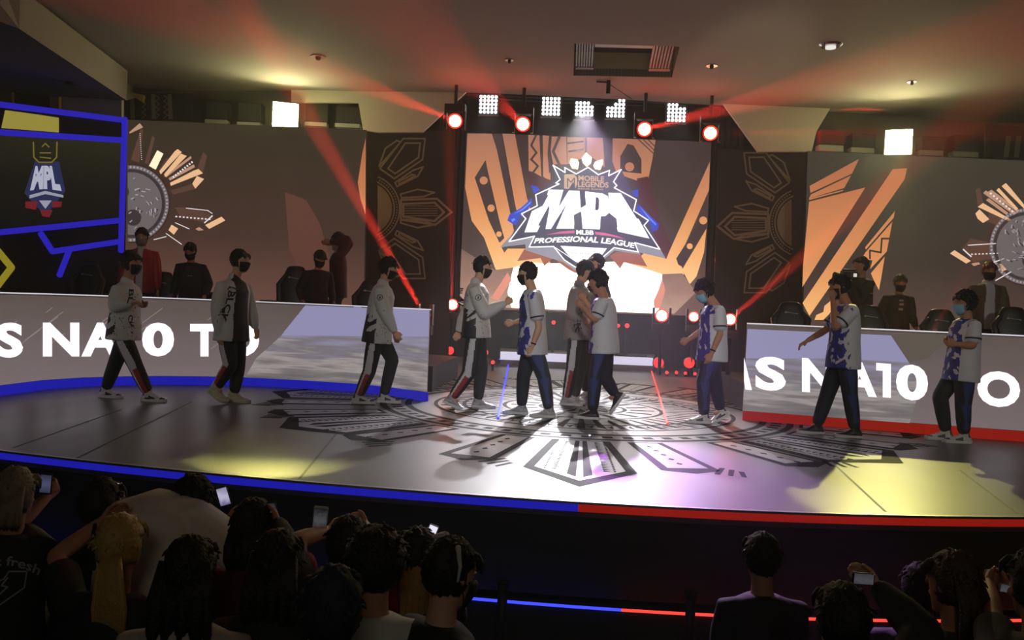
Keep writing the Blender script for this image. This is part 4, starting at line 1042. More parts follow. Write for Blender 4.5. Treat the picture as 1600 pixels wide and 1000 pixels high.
HAIRS = {}
def hair_mesh(bm, H, F, S, U, kind, s, seed):
    """H head centre, F forward, S left, U up"""
    rnd = random.Random(seed)
    def W(x, y, z): return H+F*x*s+S*y*s+U*z*s
    R_ = Matrix((F, S, U)).transposed()
    b2 = bmesh.new()
    bmesh.ops.create_uvsphere(b2, u_segments=36, v_segments=26, radius=1)
    long_ = kind in ('long', 'bob', 'longwave')
    rx, ry, rz = (.106, .09, .12) if kind != 'messy' else (.112, .096, .125)
    if kind in ('afro',): rx, ry, rz = .13, .115, .13
    for v in b2.verts:
        x, y, z = v.co
        X, Y, Z = x*rx-.012, y*ry, z*rz+.024
        lim = .046 if kind != 'buzz' else .06
        if X > .022 and Z < lim:      # face opening
            k = min(1, (lim-Z)/.035); X = X*(1-k)+(.015)*k; Y *= (1-.1*k)
        if X > .05: X = .05+(X-.05)*.93
        if X <= .0 and Z < -.05 and not long_:
            k = min(1, (-.05-Z)/.04); Z = -.05-.03*k; X = max(X, -.085); Y *= .92
        nz = noise.noise(Vector((x*7+seed, y*7, z*7)))*.012+noise.noise(Vector((x*18, y*18+seed, z*18)))*.006
        if kind == 'messy': nz *= 1.8
        nn = Vector((x, y, z))*nz
        v.co = W(X+nn.x, Y+nn.y, Z+nn.z)/1.0
    me = bpy.data.meshes.new('tmp'); b2.to_mesh(me); b2.free(); bm.from_mesh(me); bpy.data.meshes.remove(me)
    # locks
    nl = {'messy': 90, 'short': 60, 'long': 70, 'bob': 70, 'afro': 120, 'longwave': 80}.get(kind, 0)
    for i in range(nl):
        a = rnd.uniform(0, 2*math.pi); e = rnd.uniform(.0, 1.3)
        x, y, z = math.cos(a)*math.cos(e), math.sin(a)*math.cos(e), math.sin(e)
        if x > .2 and z < .35: z = .35
        p = W(x*rx*.95-.012, y*ry*.95, z*rz*.95+.024)
        q = Vector((x*.5, y*.5, -.25 if kind != 'afro' else .4)); q += Vector((rnd.uniform(-.5, .5), rnd.uniform(-.5, .5), rnd.uniform(-.4, .3)))
        q.normalize(); L = rnd.uniform(.018, .034)*s*(1.35 if kind == 'messy' else 1)
        dd = F*q.x+S*q.y+U*q.z
        tubes(bm, [p, p+dd*L*.6, p+dd*L-U*L*.3], [.009*s, .006*s, .002*s], 5, cap=False)
    # fringe
    if kind not in ('buzz', 'cap', 'bun'):
        for i in range(9):
            y = (i-4)*.015
            tubes(bm, [W(.06, y, .09), W(.084, y*1.15+.004, .06), W(.086+rnd.uniform(-.002, .003), y*1.2+rnd.uniform(-.006, .008), .03+rnd.uniform(-.012, .006))], [.013*s, .011*s, .004*s], 6, cap=False)

def head_bm(bm, H, F, S, U, s, neck0, female=False):
    def W(x, y, z): return H+F*x*s+S*y*s+U*z*s
    lv = [(-.118, .022, .018, .062), (-.104, .04, .034, .048), (-.075, .055, .058, .03), (-.04, .064, .078, .016), (.0, .07, .09, .006), (.04, .075, .097, -.002), (.078, .066, .083, -.005), (.098, .042, .054, -.006)]
    tubes(bm, [W(fx, 0, z) for z, wd, dp, fx in lv], [(wd*s, dp*s) for z, wd, dp, fx in lv], 20, wd=S)
    tubes(bm, [W(.086, 0, .022), W(.1, 0, -.005), W(.108, 0, -.02)], [(.009*s, .009*s), (.012*s, .012*s), (.016*s, .011*s)], 8, wd=S)
    tubes(bm, [W(.082, -.02, -.058), W(.094, 0, -.055), W(.082, .02, -.058)], [.006*s, .009*s, .006*s], 8)
    tubes(bm, [W(.086, -.04, .035), W(.096, 0, .036), W(.086, .04, .035)], [.009*s, .01*s, .009*s], 8)
    for sg in (-1, 1):
        tubes(bm, [W(-.002, sg*.074, .022), W(-.008, sg*.082, .005), W(.0, sg*.076, -.025)], [(.013*s, .006*s), (.019*s, .008*s), (.009*s, .006*s)], 8, wd=F)
    tubes(bm, [neck0-U*.03*s, neck0.lerp(W(-.01, 0, -.08), .5), W(-.008, 0, -.06)], [(.062*s, .06*s), (.054*s, .056*s), (.055*s, .06*s)], 14, wd=S)

def shoe(parent, an, F, pitch, s, mats, seed=0, big=1.0):
    """an = ankle (local), F = heading; origin of the sole under the ankle"""
    F = F.normalized(); S = Vector((0, 0, 1)).cross(F).normalized()
    R_ = Matrix.Rotation(pitch, 3, S); f = R_ @ F; u = R_ @ Vector((0, 0, 1))
    base = an-u*.085*s
    def W(x, y, z): return base+f*x*s+S*y*s+u*z*s
    bm = bmesh.new()
    prof = [(-.075, .026, .045), (-.06, .036, .085), (-.02, .04, .112), (.02, .042, .108), (.055, .044, .085), (.1, .048, .062), (.15, .048, .05), (.185, .04, .042), (.203, .02, .03)]
    rings = []
    for x, w_, h in prof:
        rings.append([bm.verts.new(W(x, w_*big*math.cos(a), .018+max(h-.018, .004)*math.sin(a))) for a in [math.pi*k/10 for k in range(11)]])
    for a, b in zip(rings, rings[1:]):
        for k in range(10): bm.faces.new((a[k], a[k+1], b[k+1], b[k]))
        bm.faces.new((a[10], a[0], b[0], b[10]))
    bm.faces.new(rings[0]); bm.faces.new(rings[-1][::-1])
    tubes(bm, [W(-.012, 0, .07), W(-.008, 0, .135)], [(.04*s*big, .046*s*big), (.037*s*big, .042*s*big)], 14, wd=S)
    up = obj('shoe', bm, mats[:1]+[mats[2]], parent, True)
    if len(mats) > 2 and mats[2] is not mats[0]:
        for p in up.data.polygons:
            c = (p.center-base); x, z = c.dot(f)/s, c.dot(u)/s
            if x > .13 or (x < -.03 and z > .06) or (.0 < x < .09 and z < .055): p.material_index = 1
    bm = bmesh.new(); L = []
    out = [(-.082, 0), (-.078, .026), (-.055, .04), (.0, .043), (.06, .047), (.12, .053), (.16, .053), (.195, .04), (.214, .018), (.217, 0)]
    out = out+[(x, -y) for x, y in out[-2:0:-1]]
    lo = [bm.verts.new(W(x, y*big, .0)) for x, y in out]; hi = [bm.verts.new(W(x, y*big, .028+(.006 if x > .15 else 0))) for x, y in out]
    n = len(out)
    for k in range(n): bm.faces.new((lo[k], lo[(k+1) % n], hi[(k+1) % n], hi[k]))
    bm.faces.new(hi); bm.faces.new(lo[::-1])
    obj('sole', bm, mats[1], up)
    bm = bmesh.new()
    for k in range(4): cyl(bm, W(.03+k*.022, -.022, .102-k*.012), W(.034+k*.022, .022, .102-k*.012), .0035*s, 6)
    obj('laces', bm, mats[1], up)
    return up

def person(spec):
    """spec in world coordinates -> object tree; see walker() for the pixel front end"""
    J = spec['J']; F = spec['F'].normalized(); s = spec.get('s', 1.0); zg = spec['zg']; rng = spec.get('seed', 1)
    root_loc = Vector((J['pel'].x, J['pel'].y, zg)); ang = math.atan2(F.y, F.x)
    e = empty('person', root_loc, ang, spec['label'], 'person', spec.get('group'))
    Mi = Matrix.Rotation(-ang, 4, 'Z') @ Matrix.Translation(-root_loc)
    L = {k: Mi @ v for k, v in J.items()}
    e['_'] = 0; del e['_']
    X, Y, Z = Vector((1, 0, 0)), Vector((0, 1, 0)), Vector((0, 0, 1))
    vox = spec.get('vox', .009)
    pel, nk, H = L['pel'], L['neck'], L['head']
    sp = (nk-pel); up = sp.normalized(); tw = math.radians(spec.get('twist', 0))
    Ssh = Vector((-math.sin(tw), math.cos(tw), 0)); Ssh = (Ssh-up*Ssh.dot(up)).normalized(); Fsh = Ssh.cross(up)
    sw = .185*s*spec.get('sw', 1.0); hw = .085*s
    shL = nk-up*.07*s+Ssh*sw*.95; shR = nk-up*.07*s-Ssh*sw*.95
    hipL = pel+Y*hw-Z*.03*s; hipR = pel-Y*hw-Z*.03*s
    # head frame
    hy = math.radians(spec.get('hy', 0)); hp = math.radians(spec.get('hp', 0)); hr = math.radians(spec.get('hr', 0))
    Rh = Matrix.Rotation(hy, 3, 'Z') @ Matrix.Rotation(hp, 3, 'Y') @ Matrix.Rotation(hr, 3, 'X')
    hF, hS, hU = Rh @ X, Rh @ Y, Rh @ Z
    # limbs
    arms = {}
    for sd, sh, sg in (('L', shL, 1), ('R', shR, -1)):
        wr = L['h'+sd]; el = L.get('e'+sd)
        if el is None: el = ik(sh, wr, .275*s, .245*s, spec.get('pole'+sd, Vector((-1, sg*.3, -.5))))
        arms[sd] = (sh, el, wr)
    legs = {}
    for sd, hp_, sg in (('L', hipL, 1), ('R', hipR, -1)):
        an = L['a'+sd]; kn = L.get('k'+sd)
        if kn is None: kn = ik(hp_, an, .43*s, .42*s, Vector((1, sg*.08, .1)))
        legs[sd] = (hp_, kn, an)
    # ---- body
    bm = bmesh.new()
    def spt(t, fx=0): return pel+sp*t+Fsh*fx
    tubes(bm, [pel-up*.07*s, pel, spt(.28), spt(.52), spt(.76, .01), spt(.93)], [(.12*s, .09*s), (.15*s, .1*s), (.125*s, .085*s), (.135*s, .09*s), (.146*s, .085*s), (.095*s, .055*s)], 20, wd=Ssh)
    head_bm(bm, H, hF, hS, hU, s, nk)
    for sd in 'LR':
        a, b, c = arms[sd]
        ins = a+(spt(.9)-a)*.35
        tubes(bm, [ins, a, a.lerp(b, .5), b], [.044*s, .046*s, .042*s, .037*s], 12)
        tubes(bm, [b, b.lerp(c, .3), c], [.038*s, .04*s, .026*s], 12)
        dd = (c-b).normalized(); hd = spec.get('hd'+sd)
        palm = spec.get('palm'+sd, Vector((0, -1 if sd == 'L' else 1, 0)) if abs(dd.y) < .8 else Vector((0, 0, -1)))
        hand_bm(bm, c, (Mi.to_3x3() @ hd) if hd is not None else dd, palm, spec.get('curl'+sd, 30), s*spec.get('hs', 1.0), right=(sd == 'R'))
        a, b, c = legs[sd]
        tubes(bm, [a, a.lerp(b, .5), b], [.082*s, .068*s, .052*s], 14)
        tubes(bm, [b, b.lerp(c, .35), c], [.052*s, .052*s, .034*s], 12)
        ft = Vector((1, 0, 0)); tubes(bm, [c-X*.03*s, c+X*.06*s-Z*.03*s], [.032*s, .028*s], 8)
    eyec = [H+hF*.087*s+hS*.031*s*sg+hU*.014*s for sg in (-1, 1)]
    def extra(b_):
        for sg in (-1, 1):
            n0 = len(b_.faces); ball(b_, H+hF*.083*s+hS*.031*s*sg+hU*.016*s, (.013*s, .014*s, .006*s), 8, 6)
            b_.faces.ensure_lookup_table()
            for f in b_.faces[n0:]: f.material_index = 1
            n0 = len(b_.faces); tubes(b_, [H+hF*.094*s+hS*.016*s*sg+hU*.036*s, H+hF*.086*s+hS*.047*s*sg+hU*.038*s], [.004*s, .003*s], 6)
            b_.faces.ensure_lookup_table()
            for f in b_.faces[n0:]: f.material_index = 1
    def bpaint(c, n):
        q = c-H; x, y, z = q.dot(hF)/s, q.dot(hS)/s, q.dot(hU)/s
        if x > .084 and abs(y) < .022 and -.066 < z < -.048: return 2
        return None
    rough_mesh('body', bm, [spec.get('skin', skinT), m_eye, m_lip], e, vox, 3, bpaint, extra)
    # ---- hair / cap
    kind = spec.get('hair', 'short')
    if kind:
        bm = bmesh.new(); hair_mesh(bm, H, hF, hS, hU, kind, s, rng)
        o = obj('hair', bm, spec.get('hairmat', m_hair), e, True)
    # ---- top
    T = spec.get('top', {})
    if T:
        long_ = T.get('long', False); g = T.get('g', .028)*s; hem = T.get('hem', .13)*s
        bm = bmesh.new()
        lo = pel-up*hem
        tubes(bm, [lo, pel, spt(.3), spt(.55), spt(.78, .01), spt(.92), spt(.97), spt(1.0)],
              [(.155*s+g*1.05, .112*s+g*1.1), (.155*s+g*.9, .11*s+g), (.15*s+g*.7, .105*s+g*.8), (.152*s+g*.7, .108*s+g*.7), (.17*s+g*.5, .108*s+g*.6), (.145*s+g*.4, .09*s+g*.4), (.105*s+g*.3, .08*s+g*.3), (.07*s+g*.3, .066*s+g*.3)], 24, wd=Ssh, cap=False)
        ends = {}
        for sd in 'LR':
            a, b, c = arms[sd]; ins = a+(spt(.85)-a)*.4
            if long_:
                tubes(bm, [ins, a, a.lerp(b, .5), b], [.06*s, .066*s, .064*s+g*.35, .06*s+g*.3], 14)
                tubes(bm, [b, b.lerp(c, .45), c-(c-b).normalized()*.02*s], [.06*s+g*.3, .054*s+g*.3, .04*s+g*.1], 14)
            else:
                k = T.get('slv', .62)
                tubes(bm, [ins, a, a.lerp(b, k*.6), a.lerp(b, k)], [.066*s, .07*s, .072*s, .075*s], 14)
            ends[sd] = (a, b, c)
        rnd = random.Random(rng)
        if T.get('collar'):
            c0 = spt(1.0)
            tubes(bm, [c0-up*.02*s, c0+up*.035*s], [(.078*s, .075*s), (.07*s, .07*s)], 14, wd=Ssh)
        paint = T.get('paint')
        ctx = dict(s=s, pel=pel, neck=nk, up=up, S=Ssh, F=Fsh, arms=arms, H=H)
        o = rough_mesh(T.get('name', 'shirt'), bm, T['mats'], e, vox*1.15, 4, (lambda c, n: paint(c, n, ctx)) if paint else None)
        spec['_top'] = o
        if not long_:
            for sd in 'LR':
                a, b, c = arms[sd]; k = T.get('slv', .62); q = a.lerp(b, k+.02); t = (b-a).normalized()
                if T.get('cuff'):
                    bm = bmesh.new(); tubes(bm, [q-t*.012*s, q+t*.004*s], [.079*s, .079*s], 16, cap=False); obj('sleeve_band', bm, T['cuff'], o, True)
    if spec.get('inner'):
        bm = bmesh.new(); tubes(bm, [spt(.97)-up*.02*s, spt(1.03)], [(.082*s, .078*s), (.07*s, .068*s)], 14, wd=Ssh); obj('undershirt', bm, spec['inner'], e, True)
    # ---- trousers
    B = spec.get('bottom')
    if B:
        bm = bmesh.new()
        tubes(bm, [pel-Z*.09*s, pel, pel+up*.1*s], [(.155*s, .112*s), (.165*s, .12*s), (.15*s, .105*s)], 20, wd=Y)
        w_ = B.get('w', 1.12)
        for sd in 'LR':
            a, b, c = legs[sd]
            tubes(bm, [a+Z*.02*s, a.lerp(b, .5), b], [.098*s, .086*s*w_, .072*s*w_], 16)
            tubes(bm, [b, b.lerp(c, .5), c+(b-c).normalized()*.05*s], [.072*s*w_, .066*s*w_, .055*s*w_], 16)
        def tpaint(c, n):
            best = None
            for sd, sg in (('L', 1), ('R', -1)):
                a, b, d_ = legs[sd]
                for i, (p, q) in enumerate(((a, b), (b, d_))):
                    t = max(0, min(1, (c-p).dot(q-p)/(q-p).length_squared)); x = p.lerp(q, t); dist = (c-x).length
                    if best is None or dist < best[0]: best = (dist, sd, sg, i, t, (c-x))
            _, sd, sg, i, t, off = best
            return B['paint'](sd, sg, i, t, off, s, n) if B.get('paint') else None
        rough_mesh('trousers', bm, B['mats'], e, vox*1.15, 3, tpaint)
        # a covered foot needs a shoe
    if spec.get('shoes'):
        for sd in 'LR':
            fo = spec.get('f'+sd, (0, 0))
            Fx = Matrix.Rotation(math.radians(fo[1]), 3, 'Z') @ X
            shoe(e, legs[sd][2], Fx, math.radians(fo[0]), s, spec['shoes'], big=spec.get('shoebig', 1.0))
    # ---- face mask
    mk = spec.get('mask')
    if mk:
        bm = bmesh.new(); n = 14
        def W(x, y, z): return H+hF*x*s+hS*y*s+hU*z*s
        rows = [(-.008, .1, .052), (-.02, .118, .056), (-.045, .112, .06), (-.07, .104, .058), (-.095, .09, .05), (-.118, .07, .034)]
        R0 = []; R1 = []
        for z, fx, wy in rows:
            R0.append([bm.verts.new(W(.018+(fx-.012)*math.cos(a)*1.0, (wy+.02)*math.sin(a), z)) for a in [(-1.35+2.7*k/n) for k in range(n+1)]])
        for a, b in zip(R0, R0[1:]):
            for k in range(n): bm.faces.new((a[k], a[k+1], b[k+1], b[k]))
        ret = bmesh.ops.extrude_face_region(bm, geom=list(bm.faces)); vs_ = [g_ for g_ in ret['geom'] if isinstance(g_, bmesh.types.BMVert)]
        for v in vs_: v.co = v.co.lerp(W(.02, 0, -.05), .04)
        mo = obj('face_mask', bm, mk, e, True)
        bm = bmesh.new()
        for sg in (-1, 1):
            for z in (-.02, -.09): cyl(bm, W(.03, sg*.073, z), W(-.005, sg*.083, -.005), .0022*s, 5)
        obj('strap', bm, mk, mo)
    for fn_ in spec.get('extras', []): fn_(e, dict(H=H, hF=hF, hS=hS, hU=hU, s=s, arms=arms, pel=pel, neck=nk, up=up, S=Ssh, F=Fsh, Mi=Mi, legs=legs))
    spec['_root'] = e; spec['_arms'] = {k: [Mi.inverted() @ p for p in v] for k, v in arms.items()}
    return e

RH = Vector((math.cos(YAW), math.sin(YAW), 0)); FH = Vector((-math.sin(YAW), math.cos(YAW), 0))
def walker(label, d, yaw, zg=0.0, planted='LR', **k):
    F = RH*math.cos(math.radians(yaw))+FH*math.sin(math.radians(yaw)); S = Vector((0, 0, 1)).cross(F)
    lat = lambda v: S.dot(FH)*v      # depth shift of a point that lies v metres to the left of the body
    fwd = F.dot(FH)
    J = {}
    for nm, lv in (('head', 0), ('neck', 0), ('pel', 0), ('eL', .2), ('hL', .2), ('eR', -.2), ('hR', -.2), ('kL', .09), ('aL', .09), ('kR', -.09), ('aR', -.09)):
        if nm not in k: continue
        p = k.pop(nm); dd = lat(lv) if len(p) < 3 else p[2]
        J[nm] = P(p[0], p[1], d+dd)
    sp = dict(J=J, F=F, zg=zg, label=label, **k)
    for sd in 'LR':
        a = J.get('a'+sd)
        fo = sp.get('f'+sd, (0, 0))
        if a is not None and sd in planted: a.z = zg+.085*sp.get('s', 1)
    return person(sp)

# ---- garments
m_jwhite = mat('jacket_white', (198, 196, 192), .7, bump=.25, bscale=30)
m_jblack = mat('jacket_black', (28, 26, 28), .7)
m_jgrey = mat('jacket_grey', (140, 132, 132), .7, bump=.25, bscale=30, var=.35)
m_tblack = mat('cloth_black', (24, 24, 26), .8, bump=.2, bscale=40)
m_twhite = mat('cloth_white', (200, 198, 200), .7)
m_tred = mat('cloth_red', (150, 40, 36), .7)
m_navy = mat('cloth_navy', (26, 30, 46), .75)
m_blue = mat('cloth_blue', (38, 54, 112), .7)
m_jersey = mat('jersey_white', (206, 206, 210), .65, bump=.25, bscale=26)
m_jblue = mat('jersey_blue', (52, 52, 140), .65)
m_jteal = mat('jersey_dark', (40, 52, 74), .65)
m_mask = mat('mask_black', (16, 16, 18), .8); m_maskb = mat('mask_blue', (130, 185, 205), .7)
def fbm(p, f, sd=0): return noise.noise(Vector((p.x*f+sd, p.y*f, p.z*f)))+.5*noise.noise(Vector((p.x*f*2.1, p.y*f*2.1+sd, p.z*f*2.1)))
def jersey_paint(seed, back=False):
    def f(c, n, x):
        s = x['s']; q = c-x['pel']; z = q.dot(x['up'])/s; fw = q.dot(x['F'])/s; y = q.dot(x['S'])/s
        for sd, sg in (('L', 1), ('R', -1)):
            a, b, _ = x['arms'][sd]; t = (c-a).dot(b-a)/(b-a).length_squared
            if t > .12 and (c-(a+(b-a)*t)).length < .11*s and abs(y) > .15: return 0
        front = .03 if not back else .07
        v = fbm(Vector((fw*1.6+z*.8, y, z*.7)), 9, seed)+(fw-front)*9
        if v > .15 and (fw > .0 or z > .45):
            w_ = fbm(Vector((fw-z*.7, y, z*.3)), 16, seed+4)
            if w_ > .3: return 0
            if w_ < -.5: return 2
            return 1
        return 0
    return f
def jacket_paint(seed, black=.35):
    def f(c, n, x):
        s = x['s']; q = c-x['pel']; z = q.dot(x['up'])/s; fw = q.dot(x['F'])/s; y = q.dot(x['S'])/s
        for sd in 'LR':
            a, b, w_ = x['arms'][sd]
            for p_, q_ in ((a, b), (b, w_)):
                t = (c-p_).dot(q_-p_)/(q_-p_).length_squared
                if 0 < t < 1 and (c-p_.lerp(q_, t)).length < .085*s and (p_ is b or t > .3): return 0
        if z < .22 and fw < .02:
            v = fbm(Vector((fw*.8-z*.9, y*.5, z*.5)), 13, seed)
            if v > black-(.22-z)*2.2-(0-fw)*2.0: return 1
        if abs(fbm(Vector((fw*2+z, y, z)), 7, seed+9)) < .018 and z < .4: return 1
        return 0
    return f
def open_paint(w_, z0=-.2, base=None, idx=1):
    def f(c, n, x):
        s = x['s']; q = c-x['pel']; fw = q.dot(x['F'])/s; y = q.dot(x['S'])/s; z = q.dot(x['up'])/s
        if fw > .04 and abs(y) < w_*(1.15-.5*z) and n.dot(x['F']) > .1: return idx
        return base(c, n, x) if base else 0
    return f
def trs_stripe(cw=1, cr=2):
    def f(sd, sg, i, t, off, s, n):
        o = off.y*sg/s
        if o > .035 and abs(off.x)/s < (.03 if i == 0 else .026)+.03*(t if i == 0 else 1-t)*.4:
            if i == 0: return cw
            return cr if (off.x > -.012*s and t > .1) else cw
        return 0
    return f
def trs_blue(sd, sg, i, t, off, s, n):
    o = off.y*sg/s
    w_ = .036+.018*math.sin(t*5+i*2)
    if o > .012 and abs(off.x)/s < w_ and (i == 0 or t < .8): return 1
    return 0
SH_BW = [mat('shoe_white', (205, 202, 198), .5), mat('sole_white', (214, 212, 208), .5), mat('shoe_black', (22, 22, 24), .5)]
SH_CR = [mat('shoe_cream', (190, 190, 150), .6), mat('sole_cream', (196, 196, 160), .6), MATS['shoe_cream']]
SH_GR = [mat('shoe_grey', (168, 166, 168), .5), MATS['sole_white'], mat('shoe_silver', (140, 138, 142), .5)]
SH_BK = [MATS['shoe_black'], MATS['sole_white'], MATS['shoe_black']]
SH_WH = [MATS['shoe_white'], MATS['sole_white'], mat('shoe_mark', (70, 66, 70), .5)]
def cloth_text(words, fn_uv, m, off=.006, name='print', bold=.03):
    """lettering on the garment: fn_uv(u,v)->local point outside the cloth plus direction; projected after remeshing"""
    LATE.append((words, fn_uv, m, off, name, bold))
LATE = []
def sleeve_text(word, side_y, z_top, z_bot, xf, h, spec_holder, m, name='lettering', bold=.03):
    LATE.append((word, side_y, z_top, z_bot, xf, h, spec_holder, m, name, bold))
def run_late():
    dg = bpy.context.evaluated_depsgraph_get()
    for word, side_y, z_top, z_bot, xf, h, holder, m, name, bold in LATE:
        e = holder; body = [c for c in e.children if c.name.startswith(('jacket', 'shirt', 'tee', 'jersey'))][0]
        bt = BVHTree.FromPolygons([v.co for v in body.data.vertices], [tuple(p.vertices) for p in body.data.polygons])
        V, F_, asp = text_mesh(word, bold); pts = []
        for u, v in V:
            z = z_top+(z_bot-z_top)*u; x = xf(z)+(v-.5)*h
            if side_y == 'F': o_, d_ = Vector((1.0, x, z)), Vector((-1, 0, 0))
            elif side_y == 'B': o_, d_ = Vector((-1.0, x, z)), Vector((1, 0, 0))
            else: o_, d_ = Vector((x, side_y*1.0, z)), Vector((0, -side_y, 0))
            hit = bt.ray_cast(o_, d_)
            q = hit[0] if hit[0] is not None else Vector((x, side_y*.2, z)) if side_y not in ('F', 'B') else Vector((.1, x, z))
            pts.append(q-d_*.006)
        me = bpy.data.meshes.new(name); me.from_pydata(pts, [], F_); link(name, me, m, body)
    LATE.clear()
def patch(name, pts_uv, side_y, holder, m):
    LATE2.append((name, pts_uv, side_y, holder, m))
LATE2 = []
def run_patch():
    for name, pts_uv, side_y, e, m in LATE2:
        body = [c for c in e.children if c.name.startswith(('jacket', 'shirt', 'tee', 'jersey'))][0]
        bt = BVHTree.FromPolygons([v.co for v in body.data.vertices], [tuple(p.vertices) for p in body.data.polygons])
        bm = bmesh.new()
        for pl_ in pts_uv:
            vs_ = []
            for x, z in pl_:
                if side_y == 'F': o_, d_ = Vector((1.0, x, z)), Vector((-1, 0, 0))
                else: o_, d_ = Vector((x, side_y*1.0, z)), Vector((0, -side_y, 0))
                hit = bt.ray_cast(o_, d_)
                if hit[0] is None: vs_ = None; break
                vs_.append(bm.verts.new(hit[0]-d_*.005))
            if vs_: bm.faces.new(vs_)
        me = bpy.data.meshes.new(name); bm.to_mesh(me); bm.free(); link(name, me, m, body)
    LATE2.clear()

JK = lambda seed, blk=.35, g=.062: dict(name='jacket', long=True, g=g, hem=.13, collar=True, mats=[m_jwhite, m_jblack], paint=jacket_paint(seed, blk))
TE = lambda seed, g=.06, back=False: dict(name='jersey', long=False, g=g, hem=.14, slv=.66, mats=[m_jersey, m_jblue, m_jteal], paint=jersey_paint(seed, back), cuff=mat('cuff_navy', (40, 36, 60), .7))
TB = dict(mats=[m_tblack, m_twhite, m_tred], paint=trs_stripe())
TN = dict(mats=[m_navy, m_blue], paint=trs_blue)

# ---- players in white jackets (walking right)
p1 = walker('player in white jacket and black mask, leftmost on stage, walking right', 9.4, -6, head=(205, 412), neck=(198, 443), pel=(194, 513), hs=1,
       eR=(180, 478), hR=(205, 474), eL=(196, 482), hL=(216, 478), aR=(232, 612), aL=(165, 606), kR=(212, 572), kL=(180, 568), fR=(0, 0), fL=(0, 0),
       hair='messy', top=JK(1, .6), bottom=TB, shoes=SH_BW, mask=m_mask, inner=m_tblack, seed=1, curlR=50, palmR=V3(0, 0, -1), skin=skinT)
p2 = walker('player in open white jacket over black tee with clunky cream shoes', 9.5, -28, head=(375, 408), neck=(366, 437), pel=(362, 515),
       eR=(340, 482), hR=(342, 522), eL=(390, 480), hL=(399, 512), aR=(338, 606), aL=(366, 610), kR=(360, 570), kL=(372, 574), fR=(24, 0), fL=(0, 10), planted='L',
       hair='short', top=dict(JK(5, .9), paint=open_paint(.1)), bottom=TB, shoes=SH_CR, shoebig=1.3, mask=m_mask, inner=m_tblack, seed=2, hy=18, skin=skinL)
p3 = walker('player in white jacket with black splashes striding before the lilac desk panel', 10.0, -4, head=(607, 420), neck=(598, 446), pel=(590, 519),
       eR=(601, 486), hR=(617, 518), eL=(604, 488), hL=(616, 520), aR=(560, 622), aL=(600, 610), kR=(577, 580), kL=(613, 562), fR=(0, 0), fL=(0, 0),
       hair='messy', hp=14, top=JK(8, .2), bottom=TB, shoes=SH_BW, mask=m_mask, inner=m_tblack, seed=3, curlR=40, skin=skinL)
p4 = walker('player in white jacket and black mask raising a fist, left of the centre screen', 9.9, -4, head=(754, 418), neck=(744, 444), pel=(744, 511),
       eR=(757, 490), hR=(789, 474), eL=(728, 490), hL=(716, 518), aR=(706, 622), aL=(747, 622), kR=(732, 584), kL=(752, 576), fR=(22, 0), fL=(0, 0), planted='L',
       hair='short', hp=6, top=JK(12, .2), bottom=TB, shoes=SH_GR, mask=m_mask, inner=m_tblack, seed=4, curlR=75, curlL=50, skin=skinL)
p5 = walker('player in blue and white jersey with glasses, reaching out to the white jacket', 9.45, 182, head=(824, 428), neck=(832, 452), pel=(832, 535), sw=1.0,
       eL=(842, 512), hL=(832, 541), eR=(820, 500), hR=(803, 504), aL=(858, 636), aR=(815, 634), kL=(850, 590), kR=(818, 588), fL=(0, 0), fR=(0, 0),
       hair='short', hp=4, top=TE(3), bottom=TN, shoes=SH_GR, mask=m_mask, seed=5, curlR=60, skin=skinL)
p6 = walker('player in greyish jacket with vertical lettering, embracing at the centre', 10.7, -14, head=(914, 424), neck=(905, 447), pel=(903, 515),
       eR=(894, 490), hR=(912, 500), eL=(930, 476), hL=(938, 470), aR=(885, 616), aL=(898, 612), kR=(894, 574), kL=(908, 572), fR=(0, 0), fL=(0, 0),
       hair='messy', hp=24, top=dict(name='jacket', long=True, g=.065, hem=.13, collar=True, mats=[m_jgrey, m_jblack], paint=jacket_paint(31, 1.2)), bottom=TB, shoes=SH_GR, inner=m_tblack, seed=6, skin=skinL)
p7 = walker('player in pale jersey and navy trousers, back turned, front of the centre group', 9.45, 165, head=(934, 440), neck=(944, 465), pel=(944, 533),
       eL=(930, 500), hL=(912, 482), eR=(936, 500), hR=(914, 470), aL=(926, 640), aR=(962, 618), kL=(930, 592), kR=(946, 590), fL=(0, 0), fR=(58, 0), planted='L',
       hair='messy', hp=16, top=TE(9, .06, True), bottom=TN, shoes=SH_BK, seed=7, skin=skinT)
p8 = walker('tall person in black behind the two hugging players', 11.4, 200, head=(932, 412), neck=(934, 436), pel=(928, 501),
       hL=(922, 470, -.25), hR=(912, 480, 0), aL=(926, 606), aR=(916, 604), kL=(926, 562), kR=(918, 562),
       hair='short', hp=6, top=dict(name='shirt', long=True, g=.02, hem=.08, mats=[m_tblack]), bottom=dict(mats=[m_tblack]), shoes=SH_GR, seed=8, skin=skinL)
p9 = walker('player in blue brushed jersey and light blue mask bending forward by the red strip', 9.5, 184, head=(1101, 455), neck=(1117, 477), pel=(1113, 545),
       eL=(1125, 522), hL=(1112, 552), eR=(1098, 516), hR=(1076, 530), aL=(1100, 648), aR=(1126, 642), kL=(1099, 596), kR=(1118, 600), fL=(0, 0), fR=(30, 0), planted='L',
       hair='messy', hp=26, top=TE(14), bottom=TN, shoes=SH_WH, mask=m_maskb, seed=9, curlR=60, skin=skinT)
